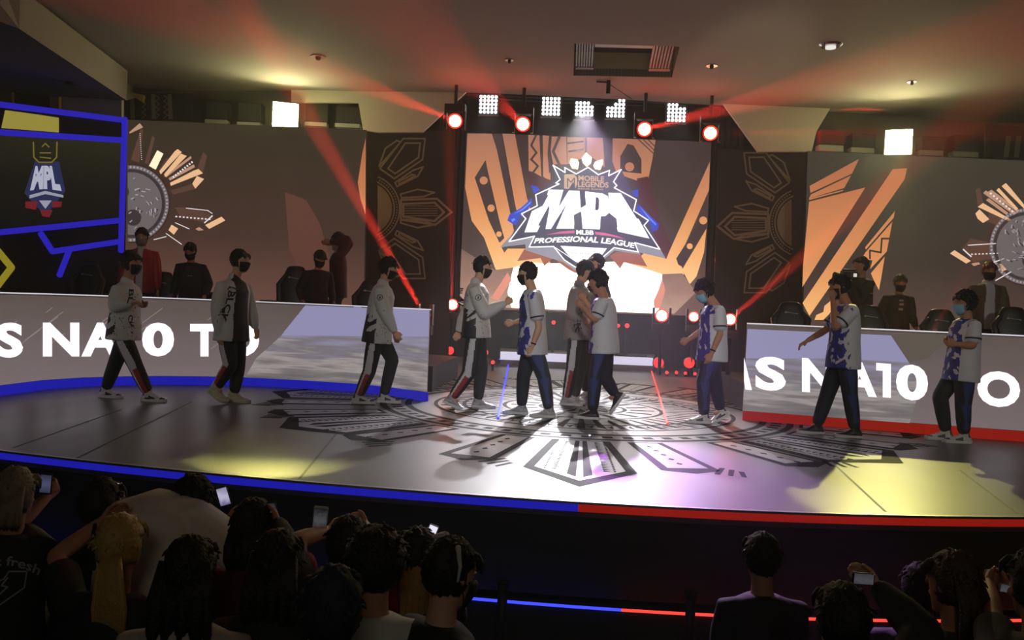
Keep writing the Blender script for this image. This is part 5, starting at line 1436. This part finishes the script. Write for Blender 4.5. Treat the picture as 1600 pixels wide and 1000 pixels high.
p10 = walker('player in white and blue jersey stretching one arm down, other hand at his face', 8.85, 180, head=(1312, 449), neck=(1323, 475), pel=(1318, 555),
       eL=(1306, 512), hL=(1301, 466, -.1), eR=(1290, 516), hR=(1262, 532), aL=(1336, 666), aR=(1276, 668), kL=(1328, 616), kR=(1293, 616), fL=(0, 0), fR=(0, 0),
       hair='short', hp=8, top=TE(21), bottom=TN, shoes=SH_BK, mask=m_mask, seed=10, curlR=25, curlL=60, palmR=V3(0, 0, -1), skin=skinT)
p11 = walker('player in blue and white jersey with light blue mask, rightmost on stage', 8.8, 176, head=(1507, 474), neck=(1511, 498), pel=(1503, 575),
       eL=(1520, 540), hL=(1495, 538), eR=(1500, 536), hR=(1488, 534), aL=(1506, 680), aR=(1478, 672), kL=(1505, 632), kR=(1469, 620), fL=(0, 0), fR=(0, 0),
       hair='messy', hp=4, top=TE(27), bottom=TN, shoes=SH_WH, mask=m_maskb, seed=11, curlL=60, curlR=60, skin=skinT)
m_print = mat('print_dark', (30, 28, 30), .7); m_printw = mat('print_pale', (150, 150, 150), .7)

# ---- lettering and badges on the players
def px_to_local(e, px, py, d):
    return Matrix.Rotation(-e.rotation_euler.z, 4, 'Z') @ Matrix.Translation(-e.location) @ P(px, py, d)
def side_print(e, word, p0, p1, h, side, m, d, bold=.03):
    a, b = px_to_local(e, *p0, d), px_to_local(e, *p1, d)
    sleeve_text(word, side, a.z, b.z, lambda z, a=a, b=b: a.x+(b.x-a.x)*((z-a.z)/(b.z-a.z) if abs(b.z-a.z) > 1e-6 else 0), h, e, m, bold=bold)
side_print(p1, 'BL', (208, 452), (206, 474), .055, -1, m_print, 9.2)
side_print(p1, 'CK', (207, 492), (204, 512), .055, -1, m_print, 9.2)
side_print(p2, '[BLCK', (360, 447), (347, 505), .06, -1, m_print, 9.3)
side_print(p6, 'BLCK', (914, 460), (901, 522), .055, -1, m_print, 10.5)
side_print(p4, 'BLCK', (722, 450), (716, 480), .045, -1, m_print, 9.75)
def badge(e, px, py, d, r):
    c = px_to_local(e, px, py, d); pol = []
    n = 16
    for k in range(n):
        a, b = 2*math.pi*k/n, 2*math.pi*(k+1)/n
        pol.append([(c.x+r*math.cos(a), c.z+r*math.sin(a)), (c.x+r*math.cos(b), c.z+r*math.sin(b)), (c.x+r*.78*math.cos(b), c.z+r*.78*math.sin(b)), (c.x+r*.78*math.cos(a), c.z+r*.78*math.sin(a))])
    pol.append([(c.x-r*.25, c.z-r*.45), (c.x+r*.2, c.z-r*.4), (c.x+r*.25, c.z+r*.45), (c.x-r*.2, c.z+r*.3)])
    patch('badge', pol, -1, e, m_print)
badge(p3, 597, 465, 9.85, .036); badge(p4, 749, 465, 9.75, .036)
# open jacket front over a black tee
e = p2; z0, z1 = 1.44, .86
0 and patch('open_front', [[(-.03, z0-.02), (.06, z0-.02), (.07, z0-.15), (-.05, z0-.15)], [(-.05, z0-.15), (.07, z0-.15), (.1, 1.05), (-.07, 1.05)], [(-.07, 1.05), (.1, 1.05), (.1, .9), (-.08, .9)]], 'F', e, m_tblack)
sleeve_text('LOG', 'F', 1.18, 1.17, lambda z: .02, .03, e, m_printw) if False else None
# glasses
def glasses(e, H, rot, lens):
    pass
def make_glasses(e, x):
    H, F, S, U, s = x['H'], x['hF'], x['hS'], x['hU'], x['s']
    W = lambda a, b, c: H+F*a*s+S*b*s+U*c*s
    bm = bmesh.new()
    for sg in (-1, 1):
        tubes(bm, [W(.098, sg*.012, .018), W(.1, sg*.035, .02), W(.09, sg*.058, .02)], [(.004, .017), (.004, .02), (.004, .016)], 8)
        cyl(bm, W(.088, sg*.062, .028), W(-.005, sg*.082, .015), .003, 6)
    cyl(bm, W(.1, -.015, .024), W(.1, .015, .024), .003, 6)
    obj('glasses', bm, mat('glasses_pale', (210, 205, 190), .3), e)
def head_of(sp): return sp
# the bespectacled player
def add_glasses(e, hx, hy_, d, yawdeg, hp):
    Hh = px_to_local(e, hx, hy_, d)
    R_ = Matrix.Rotation(math.radians(hp), 3, 'Y')
    make_glasses(e, dict(H=Hh, hF=R_ @ Vector((1, 0, 0)), hS=R_ @ Vector((0, 1, 0)), hU=R_ @ Vector((0, 0, 1)), s=1.0))
add_glasses(p5, 824, 428, 9.45, 182, 4)
def band(e, a, b, t, r, m, name='wristband'):
    p = a.lerp(b, t); d = (b-a).normalized(); bm = bmesh.new(); cyl(bm, p-d*.008, p+d*.008, r, 14); obj(name, bm, m, e, True)
def px_band(e, ax, ay, bx, by, d, t, r, m): band(e, px_to_local(e, ax, ay, d), px_to_local(e, bx, by, d), t, r, m)
px_band(p5, 842, 512, 832, 541, 9.25, .85, .031, m_tblack); px_band(p9, 1125, 522, 1112, 552, 9.3, .85, .031, m_tblack)

# ================================================================== upright people given by head position
def stand(label, px, ytop, d, zg, yaw, hands=None, dx=0, **k):
    F = RH*math.cos(math.radians(yaw))+FH*math.sin(math.radians(yaw)); S = Vector((0, 0, 1)).cross(F)
    top = P(px, ytop, d); Ht = top.z-zg; s = k.pop('s', None) or min(max(Ht/1.76, .88), 1.08)
    Z = Vector((0, 0, 1)); lean = k.pop('lean', 0.0)
    head = top-Z*.125*s; neck = head-Z*.165*s-F*(.025+lean*.25)*s; pel = Vector((neck.x, neck.y, zg+.95*s))-F*lean*.5
    J = dict(head=head, neck=neck, pel=pel)
    for sd, sg in (('L', 1), ('R', -1)):
        J['a'+sd] = Vector((pel.x, pel.y, zg+.085*s))+S*sg*.12+F*.03*sg
        h = (hands or {}).get(sd)
        J['h'+sd] = h if h is not None else pel+S*sg*.25*s+F*.1*s-Z*.07
    return person(dict(J=J, F=F, zg=zg, label=label, s=s, **k))
plain = lambda m, g=.025, long=True, hem=.12, nm='shirt', **q: dict(name=nm, long=long, g=g, hem=hem, mats=[m], **q)
m_redj = mat('jacket_red', (170, 22, 28), .5); m_maroon = mat('shirt_maroon', (74, 22, 24), .8); m_khaki = mat('coat_khaki', (96, 82, 62), .8)
m_grey = mat('cloth_grey', (130, 126, 120), .8); BT = dict(mats=[m_tblack])
b1 = stand('person in red jacket and white shirt standing behind the left desk', 222, 357, 12.3, ZP, -75, lean=.02, top=dict(plain(m_redj, .05, nm='jacket'), mats=[m_redj, m_twhite], paint=open_paint(.04)), inner=m_twhite, bottom=BT, shoes=SH_BK, mask=mat('mask_pale', (150, 140, 140), .8), hairmat=m_hairB, seed=21, skin=skinL, hp=8)
0 and patch('shirt_front', [[(-.035, 1.45), (.035, 1.45), (.045, 1.1), (-.045, 1.1)]], 'F', b1, m_twhite)
b2 = stand('person in black top looking down behind the left desk', 298, 380, 12.2, ZP, -88, lean=.08, s=.96, hp=24, top=plain(m_tblack), bottom=BT, shoes=SH_BK, mask=m_mask, seed=22)
patch('chest_print', [[(-.01, 1.13), (.06, 1.13), (.06, 1.12), (-.01, 1.12)]], 'F', b2, m_printw)
b3 = stand('person in black with a dark cap, leaning behind the left desk near its middle', 500, 392, 12.2, ZP, -60, lean=.1, hp=20, s=.95, hair='cap', top=plain(m_tblack), bottom=BT, shoes=SH_BK, mask=m_mask, seed=23)
def cap_on(e, loc, F, s=1.0, mt=m_tblack):
    pass
b4 = stand('person in dark maroon shirt raising both hands to the head behind the left desk', 528, 364, 13.2, ZP, 195, hands={'L': P(516, 378, 13.05), 'R': P(520, 380, 13.3)}, top=plain(m_maroon, .03), bottom=BT, shoes=SH_BK, seed=24, skin=skinT)
b6 = stand('person in black printed shirt and mask behind the right desk', 1407, 430, 11.9, ZP, -95, lean=.04, s=.93, hp=14, top=plain(m_tblack), bottom=BT, shoes=SH_BK, mask=m_mask, hairmat=m_hairB, seed=26)
patch('chest_print', [[(-.03, 1.2), (.03, 1.2), (.03, 1.18), (-.03, 1.18)], [(-.025, 1.15), (.035, 1.15), (.035, 1.12), (-.025, 1.12)], [(-.03, 1.08), (.03, 1.08), (.03, 1.05), (-.03, 1.05)]], 'F', b6, m_printw)
b7 = stand('person in khaki coat over white shirt standing behind the right desk', 1546, 410, 11.7, ZP, -100, lean=.02, hp=6, top=dict(plain(m_khaki, .05, nm='jacket'), mats=[m_khaki, m_twhite], paint=open_paint(.06)), bottom=BT, shoes=SH_BK, inner=m_twhite, mask=m_mask, hairmat=mat('hair_auburn', (110, 48, 26), .5, bump=.6, bscale=90), seed=27)
0 and patch('shirt_front', [[(-.05, 1.43), (.045, 1.43), (.06, 1.0), (-.06, 1.0)]], 'F', b7, m_twhite)
# camera operator
cmx = P(1328, 428, 11.7)
b5 = stand('camera operator in black holding a video camera to the face', 1346, 402, 12.0, ZP, 198, hands={'L': P(1330, 446, 11.85), 'R': P(1322, 440, 12.1)}, hp=0, top=plain(m_tblack, .045), bottom=BT, shoes=SH_BK, seed=25, curlL=70, curlR=70)
patch('back_print', [[(-.06, 1.28), (.04, 1.28), (.04, 1.265), (-.06, 1.265)]], 1, b5, m_printw)
ce = empty('video_camera', P(1326, 432, 11.95), math.radians(198)+YAW, 'black video camera held at the face of the operator', 'camera')
bm = bmesh.new(); addbox(bm, (0, 0, 0), (.26, .11, .13)); bmesh.ops.bevel(bm, geom=list(bm.edges), offset=.012, segments=2, affect='EDGES'); obj('body', bm, m_lampb, ce)
bm = bmesh.new(); cyl(bm, (.12, 0, 0), (.24, 0, 0), .045, 20, .055); obj('lens', bm, m_blackp, ce)
bm = bmesh.new(); cyl(bm, (-.1, 0, .09), (.1, 0, .09), .014, 10); cyl(bm, (-.1, 0, .06), (-.1, 0, .09), .01, 8); cyl(bm, (.1, 0, .06), (.1, 0, .09), .01, 8); obj('handle', bm, m_dark, ce)
bm = bmesh.new(); addbox(bm, (-.05, .075, .02), (.05, .01, .05)); obj('viewfinder', bm, emis('finder', (220, 215, 200), 1.0), ce)
def put_cap(e, loc_px, d, yaw, name='cap'):
    pass

def cap_for(e, px, py, d, hp, m):
    H = px_to_local(e, px, py, d)
    R_ = Matrix.Rotation(math.radians(hp), 3, 'Y'); F, S, U = R_ @ Vector((1, 0, 0)), Vector((0, 1, 0)), R_ @ Vector((0, 0, 1))
    bm = bmesh.new(); n = 18; rows = []
    for j in range(7):
        t = j/6*math.pi/2
        rows.append([bm.verts.new(H+F*(.112*math.cos(t)*math.cos(a)-.01)+S*.094*math.cos(t)*math.sin(a)+U*(.03+.1*math.sin(t))) for a in [2*math.pi*k/n for k in range(n)]])
    for a, b in zip(rows, rows[1:]):
        for k in range(n): bm.faces.new((a[k], a[(k+1) % n], b[(k+1) % n], b[k]))
    o = obj('cap', bm, m, e, True)
    bm = bmesh.new(); poly3(bm, [H+F*x+S*y+U*.035 for x, y in ((.07, -.075), (.14, -.07), (.175, -.03), (.18, 0), (.175, .03), (.14, .07), (.07, .075))], U*.008); obj('brim', bm, m, o)
cap_for(b3, 500, 404, 12.2, 20, m_tblack)

# gaming chairs behind the desks
def chair(px, ytop, d, rz, label):
    top = P(px, ytop, d); hgt = top.z-ZP; k = hgt/1.3
    e = empty('gaming_chair', (top.x, top.y, ZP), rz, label, 'chair', 'gaming chairs behind the desks')
    X = Vector((1, 0, 0))
    bm = bmesh.new()
    pr = [(.48, .23, .05, .16), (.6, .25, .06, .18), (.85, .23, .055, .21), (1.02, .27, .055, .24), (1.13, .2, .05, .26), (1.22, .16, .045, .27), (1.28, .13, .035, .275)]
    tubes(bm, [Vector((0, y, z*k)) for z, w_, dp, y in pr], [(w_, dp) for z, w_, dp, y in pr], 20, wd=X, power=.8)
    bk = obj('backrest', bm, mat('chair_leather', (22, 22, 24), .4), e, True)
    bm = bmesh.new()
    for sg in (-1, 1): tubes(bm, [Vector((sg*.2, .14, .55*k)), Vector((sg*.2, .15, .85*k)), Vector((sg*.23, .19, 1.02*k)), Vector((sg*.15, .215, 1.15*k))], [(.035, .05), (.035, .05), (.035, .045), (.02, .03)], 10)
    obj('side_bolster', bm, mat('chair_trim', (40, 40, 42), .4), bk, True)
    bm = bmesh.new()   # pale mark on the headrest
    for pl_ in ([(-.09, 1.14), (-.06, 1.15), (-.055, 1.12), (-.085, 1.115)], [(-.06, 1.14), (.02, 1.125), (.02, 1.115), (-.055, 1.128)], [(.0, 1.13), (.09, 1.12), (.085, 1.1), (.07, 1.11), (.0, 1.118)]):
        bm.faces.new([bm.verts.new((x, .175, z*k)) for x, z in pl_])
    obj('emblem', bm, mat('chair_mark', (170, 170, 172), .5), bk)
    bm = bmesh.new(); tubes(bm, [Vector((0, .2, .46)), Vector((0, -.05, .46)), Vector((0, -.3, .45))], [(.25, .05), (.27, .06), (.24, .045)], 18, wd=X, power=.8); obj('seat', bm, MATS['chair_leather'], e, True)
    bm = bmesh.new(); cyl(bm, (0, 0, .1), (0, 0, .42), .03, 12)
    obj('gas_lift', bm, m_dark, e)
    for q in range(5):
        a = q*2*math.pi/5; bm = bmesh.new(); tubes(bm, [Vector((0, 0, .11)), Vector((.28*math.cos(a), .28*math.sin(a), .07))], [.03, .02], 8)
        lg = obj('leg', bm, m_dark, e); bm = bmesh.new(); ball(bm, (.29*math.cos(a), .29*math.sin(a), .03), .03, 10, 6); obj('castor', bm, m_blackp, lg)
    for sg in (-1, 1):
        bm = bmesh.new(); cyl(bm, (sg*.28, 0, .44), (sg*.3, 0, .64), .018, 8); addbox(bm, (sg*.3, -.03, .66), (.08, .26, .03)); obj('armrest', bm, m_dark, e)
for a in ((128, 411, 12.6, .15, 'black gaming chair behind the left desk, nearest the blue framed screen'), (243, 424, 12.2, .1, 'black gaming chair in front of the person in the red jacket'),
          (455, 415, 12.5, .08, 'black gaming chair behind the left desk, left of the capped person'), (574, 438, 12.4, .05, 'black gaming chair behind the left desk, nearest its inner end'),
          (1240, 472, 11.4, -.1, 'black gaming chair behind the right desk, nearest its inner end'), (1366, 478, 11.3, -.12, 'black gaming chair below the camera operator'),
          (1478, 484, 11.0, -.15, 'black gaming chair left of the khaki coat'), (1592, 480, 10.9, -.18, 'black gaming chair at the right edge of the photo')):
    chair(*a)
# small things on the desks
def desk_item(px, d, w_, h, label, m, name='monitor_stand', cat='device', tilt=0):
    p = P(px, 470, d); bm = bmesh.new(); addbox(bm, (p.x, p.y, HT+h/2), (w_, .05, h), Matrix.Rotation(tilt, 3, 'Z')); bmesh.ops.bevel(bm, geom=list(bm.edges), offset=.006, affect='EDGES')
    tag(obj(name, bm, m), label, cat)
e = empty('desk_microphone', (P(336, 450, 11.75).x, P(336, 450, 11.75).y, HT), 0, 'small microphone with red light on the left desk', 'microphone')
bm = bmesh.new(); cyl(bm, (0, 0, 0), (0, 0, .02), .05, 16); cyl(bm, (0, 0, .02), (.03, 0, .16), .007, 8); obj('stand', bm, m_dark, e)
bm = bmesh.new(); ball(bm, (.035, 0, .18), (.03, .03, .04)); obj('head', bm, emis('mic_light', (90, 40, 34), 1.0), e)
for px, lab in ((430, 'keyboard edge lying on the left desk near the capped person'), (1490, 'keyboard edge lying on the right desk')):
    p = P(px, 470, 11.6 if px < 800 else 10.1); bm = bmesh.new(); addbox(bm, (p.x, p.y, HT+.012), (.4, .14, .024)); bmesh.ops.bevel(bm, geom=list(bm.edges), offset=.005, affect='EDGES'); tag(obj('keyboard', bm, m_lampb), lab, 'keyboard')
e = empty('speaker_box', (P(330, 440, 13.0).x, P(330, 440, 13).y, ZP), 0, 'dark equipment case behind the left desk with small red light', 'case')
bm = bmesh.new(); addbox(bm, (0, 0, .45), (.5, .4, .9)); bmesh.ops.bevel(bm, geom=list(bm.edges), offset=.02, affect='EDGES'); obj('body', bm, m_lampb, e)

# ================================================================== seated audience
ZF = -1.0
def seated(label, px, ytop, d, yaw=90, hands=None, hx=0, **k):
    F = RH*math.cos(math.radians(yaw))+FH*math.sin(math.radians(yaw)); S = Vector((0, 0, 1)).cross(F); Z = Vector((0, 0, 1)); s = k.pop('s', 1.0)
    top = P(px, ytop, d); head = top-Z*.135*s; neck = head-Z*.17*s-F*.035+S*hx; pel = neck-Z*.5*s-F*.05
    J = dict(head=head, neck=neck, pel=pel)
    for sd, sg in (('L', 1), ('R', -1)):
        J['k'+sd] = pel+F*.42+S*sg*.1-Z*.02; J['a'+sd] = Vector((J['k'+sd].x, J['k'+sd].y, ZF+.085))
        h = (hands or {}).get(sd); J['h'+sd] = h if h is not None else pel+F*.3+S*sg*.12+Z*.08
    k.setdefault('vox', .0075)
    e = person(dict(J=J, F=F, zg=ZF, label=label, s=s, curlL=45, curlR=45, bottom=dict(mats=[m_tblack]), shoes=SH_BK, **k))
    Mi_ = Matrix.Rotation(-e.rotation_euler.z, 4, 'Z') @ Matrix.Translation(-e.location)
    return e, (Mi_ @ head), (Mi_ @ pel)
def stool(e, pel, label):
    q = Matrix.Translation(e.location) @ Matrix.Rotation(e.rotation_euler.z, 4, 'Z') @ pel
    c = empty('audience_chair', (q.x, q.y, ZF), e.rotation_euler.z, label, 'chair', 'chairs under the seated audience')
    z = q.z-ZF-.11
    bm = bmesh.new(); addbox(bm, (.08, 0, z-.025), (.42, .42, .05)); bmesh.ops.bevel(bm, geom=list(bm.edges), offset=.015, segments=2, affect='EDGES'); obj('seat', bm, m_tblack, c)
    for sx in (-1, 1):
        for sy in (-1, 1):
            bm = bmesh.new(); cyl(bm, (.08+sx*.18, sy*.18, 0), (.08+sx*.18, sy*.18, z-.05), .012, 8); obj('leg', bm, m_dark, c)
def hairfall(e, H, length, w_, mats, name='long_hair', back=.085, split=None, x0=0.0, y0=0.0, z0=.02, seed=0):
    rnd = random.Random(seed); bm = bmesh.new()
    n = 26
    for i in range(n):
        y = (i/(n-1)-.5)*2; L = length*rnd.uniform(.85, 1.05)
        p = [H+Vector((-back+.03*abs(y)+x0, y*w_*.85+y0, z0+.04)), H+Vector((-back-.02+x0, y*w_+y0, z0-.08)), H+Vector((-back-.02+.015*math.sin(i)+x0, y*w_*1.02+y0, z0-.08-L*.5)), H+Vector((-back+.0+x0, y*w_*.85+rnd.uniform(-.01, .01)+y0, z0-.08-L))]
        tubes(bm, p, [.014, .018, .017, .006], 6, cap=False)
    return obj(name, bm, mats, e, True)
def phone(px, py, d, w_, h, rot, label, scr, e_s=1.0, case=None, tiltz=0.0):
    c = P(px, py, d); e = empty('smartphone', c, YAW, label, 'phone')
    R_ = Matrix.Rotation(math.radians(rot), 3, 'Y')
    bm = bmesh.new(); addbox(bm, (0, .006, 0), (w_, .009, h), R_); bmesh.ops.bevel(bm, geom=list(bm.edges), offset=.003, segments=2, affect='EDGES'); obj('case', bm, case or m_lampb, e)
    bm = bmesh.new(); addbox(bm, (0, .0005, 0), (w_*.86, .002, h*.86), R_); obj('screen', bm, scr, e)
    return e
scr_dim = emis_grad('phone_dim', [(0, (34, 36, 58)), (.5, (70, 72, 100)), (1, (30, 32, 48))], 'Z', -.06, .06); scr_w = emis('phone_white', (226, 222, 240), 1.1); scr_m = emis_grad('phone_mid', [(0, (70, 56, 110)), (.5, (180, 175, 205)), (1, (120, 120, 140))], 'Z', -.05, .05, streak=.6, nscale=(40, 40, 40))
scr_n = emis_grad('phone_night', [(0, (20, 20, 22)), (.45, (70, 70, 74)), (.7, (54, 54, 58)), (1, (24, 24, 26))], 'Z', -.05, .05, streak=.5, nscale=(60, 60, 60))
m_ashhair = mat('hair_ash', (132, 120, 92), .6, bump=.5, bscale=60); m_blond = mat('hair_blond', (176, 140, 74), .55, bump=.6, bscale=70)
AUD = []
def A(*a, **k):
    e, H, pel = seated(*a, **k); AUD.append((e, H, pel)); return e, H, pel
a1, H1, q1 = A('person with ash grey hair in black printed tee filming, far left of the audience', 26, 731, 4.0, 88, hands={'R': P(72, 778, 4.3)}, hair='bob', hairmat=m_ashhair, top=plain(m_tblack, .05, False, nm='tee'), seed=41)
ph1 = phone(71, 756, 4.25, .062, .105, 3, 'phone with dim blue screen raised by the ash haired person', scr_dim)
hairfall(a1, H1, .08, .08, m_ashhair, 'hair_back')
a3, H3, q3 = A('dark haired person with small earrings holding a lit phone, behind the striped hair clip', 160, 747, 4.05, 80, hands={'R': P(188, 782, 4.4)}, hair='short', top=plain(m_tblack, .04, True), seed=42)
phone(181, 764, 4.35, .05, .075, 15, 'phone with white glare beside the dark haired person in earrings', scr_w)
a5, H5, q5 = A('dark haired person hunched under a broad white garment', 303, 744, 4.15, 95, hx=.12, hair='messy', top=plain(m_twhite, .1, True, nm='shirt'), seed=43, sw=1.25)
bm = bmesh.new()
wl = lambda x, y, d: px_to_local(a5, x, y, d)
tubes(bm, [wl(172, 850, 4.0), wl(196, 822, 4.0), wl(240, 815, 4.02), wl(290, 826, 4.05), wl(340, 850, 4.05), wl(366, 890, 4.05)], [(.1, .12), (.13, .16), (.16, .2), (.16, .2), (.13, .16), (.1, .1)], 18, wd=Vector((0, 0, 1)))
tubes(bm, [wl(240, 830, 3.95), wl(235, 900, 3.9), wl(230, 980, 3.9)], [(.24, .16), (.26, .18), (.26, .2)], 18)
rough_mesh('white_garment', bm, mat('garment_white', (214, 206, 188), .8, bump=.4, bscale=12), a5, .012, 6)
a4, H4, q4 = A('person with blond ponytail and striped hair clip raising a bare forearm', 190, 804, 3.4, 84, hands={'L': P(160, 815, 3.75)}, hair='short', hairmat=m_blond, top=plain(m_tblack, .03, False, nm='tee'), seed=44, skin=skinT)
bm = bmesh.new()
for i in range(16):
    y = (i-7.5)*.0055; tubes(bm, [H4+Vector((-.1, y*.6-.03, -.0)), H4+Vector((-.15, y-.045, -.04)), H4+Vector((-.15, y*1.5-.05, -.2)), H4+Vector((-.12, y*1.3-.035+.004*math.sin(i*2), -.45))], [.01, .014, .013, .005], 6, cap=False)
obj('ponytail', bm, m_blond, a4, True)
bm = bmesh.new()
for i in range(6): tubes(bm, [H4+Vector((-.06, .085-.0*i, .075-i*.028)), H4+Vector((-.085, .058, .07-i*.028))], [.006, .004], 6)
tubes(bm, [H4+Vector((-.045, .085, .1)), H4+Vector((-.05, .094, .02)), H4+Vector((-.04, .085, -.08))], [.008, .009, .008], 8); obj('hair_clip', bm, m_tblack, a4)
a8, H8, q8 = A('black haired person in dark red top holding a tilted phone up', 398, 780, 3.8, 84, hands={'L': P(357, 812, 4.15)}, hair='bob', top=plain(mat('cloth_darkred', (84, 20, 26), .8), .035, True), seed=45)
hairfall(a8, H8, .12, .075, m_hair, 'hair_back', seed=3)
phone(349, 776, 4.1, .058, .1, -18, 'tilted phone with bright screen held over the white garment', scr_m)
px_band(a8, 357, 812, 372, 868, 4.1, .55, .052, mat('floral_band', (70, 84, 74), .8, var=.6, bscale=300))
a7, H7, q7 = A('person with long black hair over a pale top in the front row', 300, 838, 3.0, 92, hair='bob', top=plain(mat('cloth_sage', (168, 158, 142), .8), .045, True), seed=46)
hairfall(a7, H7, .26, .095, m_hair, 'hair_back', seed=4)
a9, H9, q9 = A('person with black hair right of the long haired front row person', 437, 829, 3.2, 88, hands={'R': P(434, 818, 3.75)}, hair='bob', top=plain(m_tblack, .04, True), seed=47)
hairfall(a9, H9, .2, .09, m_hair, 'hair_back', seed=5)
phone(424, 800, 3.8, .05, .09, -12, 'phone seen edge on in a lifted hand, left of the white framed phone', scr_n)
a10, H10, q10 = A('person in red top lifting a white framed phone with one arm', 545, 807, 3.6, 96, hands={'L': P(513, 830, 3.85), 'R': P(571, 822, 3.95)}, hair='short', top=plain(mat('cloth_crimson', (150, 18, 30), .8), .03, False, nm='tee'), seed=48, skin=skinL)
phone(500, 812, 3.8, .066, .122, 3, 'white framed phone filming the stage, centre left', scr_n, case=m_white)
a11, H11, q11 = A('person with round black hair in a pale tee in the front row', 590, 828, 3.15, 90, hair='afro', top=plain(mat('tee_pale', (190, 194, 178), .8), .035, False, nm='tee'), seed=49)
a12, H12, q12 = A('dark hooded person at the bottom edge left of the pale tee', 522, 886, 2.45, 92, hair='bob', hairmat=m_navy, top=plain(mat('hood_navy', (20, 26, 36), .9), .06, True), seed=50)
a13, H13, q13 = A('person with black hair fading to blond ends', 654, 825, 3.75, 92, hands={'R': P(676, 850, 3.9)}, hair='short', top=plain(m_tblack, .04, True), seed=51)
hairfall(a13, H13, .16, .055, m_blond, 'blond_ends', z0=-.04, back=.1, seed=6)
phone(674, 833, 3.85, .045, .08, 20, 'white phone edge above the blond tipped hair', scr_w, case=m_white)
a14, H14, q14 = A('masked person in black jacket with white hair ribbon looking right', 706, 842, 3.1, 40, hair='short', hp=10, top=plain(m_tblack, .045, True), mask=m_mask, seed=52, skin=skinL)
bm = bmesh.new(); tubes(bm, [H14+Vector((-.02, .07, .13)), H14+Vector((.0, .04, .135))], [.012, .02], 8); tubes(bm, [H14+Vector((-.015, -.06, .12)), H14+Vector((-.03, -.098, .06)), H14+Vector((-.04, -.1, .01))], [.011, .007, .004], 8); obj('hair_ribbon', bm, mat('ribbon', (190, 188, 182), .5), a14)
a15, H15, q15 = A('dark silhouetted person low in the audience right of centre', 1192, 833, 4.1, 92, hair='short', top=plain(m_tblack, .04, True), seed=53, s=.95)
a16, H16, q16 = A('person in black filming with a phone held sideways', 1318, 912, 2.9, 86, hands={'R': P(1372, 918, 3.2)}, hair='short', top=plain(m_tblack, .04, True), seed=54, skin=skinL)
phone(1350, 905, 3.15, .085, .045, 2, 'phone held sideways with bright top edge, right part of the audience', scr_n)
bm = bmesh.new()
a17, H17, q17 = A('dark haired woman with white straps over a black top, face turned left', 1490, 862, 3.4, 120, hair='bob', hairmat=m_hairB, top=plain(m_tblack, .02, False, nm='tee'), seed=55, skin=skinT)
hairfall(a17, H17, .2, .08, m_hairB, 'hair_back', seed=7)
patch('strap', [[(-.1+.0, H17.z-.2), (-.085, H17.z-.2), (-.06, H17.z-.36), (-.078, H17.z-.36)]], 1, a17, m_twhite)
a18, H18, q18 = A('person at the right frame edge holding a phone with both hands', 1622, 858, 3.0, 100, hands={'L': P(1545, 912, 3.6), 'R': P(1575, 918, 3.6)}, hair='bob', top=plain(m_tblack, .04, False, nm='tee'), seed=56, skin=skinT)
phone(1578, 921, 3.55, .09, .035, 8, 'phone held low in two hands at the right edge', scr_n, case=m_white)
a19, H19, q19 = A('dark haired person left of the woman with white straps', 1442, 880, 4.0, 70, hair='bob', top=plain(m_tblack, .04, True), seed=57, skin=skinT)
# print on the back of the leftmost tee
sleeve_text('t fresh', 'B', H1.z-.38, H1.z-.38, lambda z: 0, .05, a1, m_printw) if False else None
for i, (e, H, pel) in enumerate(AUD):
    pass
finish_meshes()
run_late(); run_patch()
# back print (runs along the shoulder blades, so built directly on the finished tee)
tee = [c for c in a1.children if c.name.startswith('tee')][0]
bt = BVHTree.FromPolygons([v.co for v in tee.data.vertices], [tuple(p.vertices) for p in tee.data.polygons])
def on_back(px, py):
    o_ = px_to_local(a1, px, py, 2.0); t_ = px_to_local(a1, px, py, 6.0); d_ = (t_-o_).normalized()
    hit = bt.ray_cast(o_, d_)
    return (hit[0]-d_*.006) if hit[0] is not None else px_to_local(a1, px, py, 3.9)
text_px('lettering', 't fresh', [(-8, 885), (15, 884), (40, 890), (60, 899)], [(-8, 870), (16, 869), (44, 875), (66, 885)], on_back, m_printw, tee, .02)
bm = bmesh.new()
for q in stroke_px([(-14, 912), (6, 905), (14, 893), (42, 893), (38, 918), (0, 945), (-14, 930)], 2.4)+stroke_px([(12, 903), (2, 915), (12, 917), (0, 928)], 2.6):
    bm.faces.new([bm.verts.new(on_back(x, y)) for x, y in q])
me = bpy.data.meshes.new('emblem'); bm.to_mesh(me); bm.free(); link('emblem', me, m_printw, tee)
# barrier posts in front of the stage foot
for px, lab, top_ in ((786, 'black queue post left of centre at the stage foot', 908), (1080, 'black queue post right of centre at the stage foot', 926)):
    p = P(px, top_, 5.05); e = empty('barrier_post', (p.x, p.y, ZF), 0, lab, 'post', 'posts at the stage foot')
    h = p.z-ZF
    bm = bmesh.new(); cyl(bm, (0, 0, 0), (0, 0, .02), .14, 24); obj('base', bm, m_blackp, e)
    bm = bmesh.new(); cyl(bm, (0, 0, .02), (0, 0, h-.03), .03, 16); obj('pole', bm, m_blackp, e, True)
    bm = bmesh.new(); cyl(bm, (0, 0, h-.03), (0, 0, h), .045, 16); obj('cap', bm, m_dark, e)
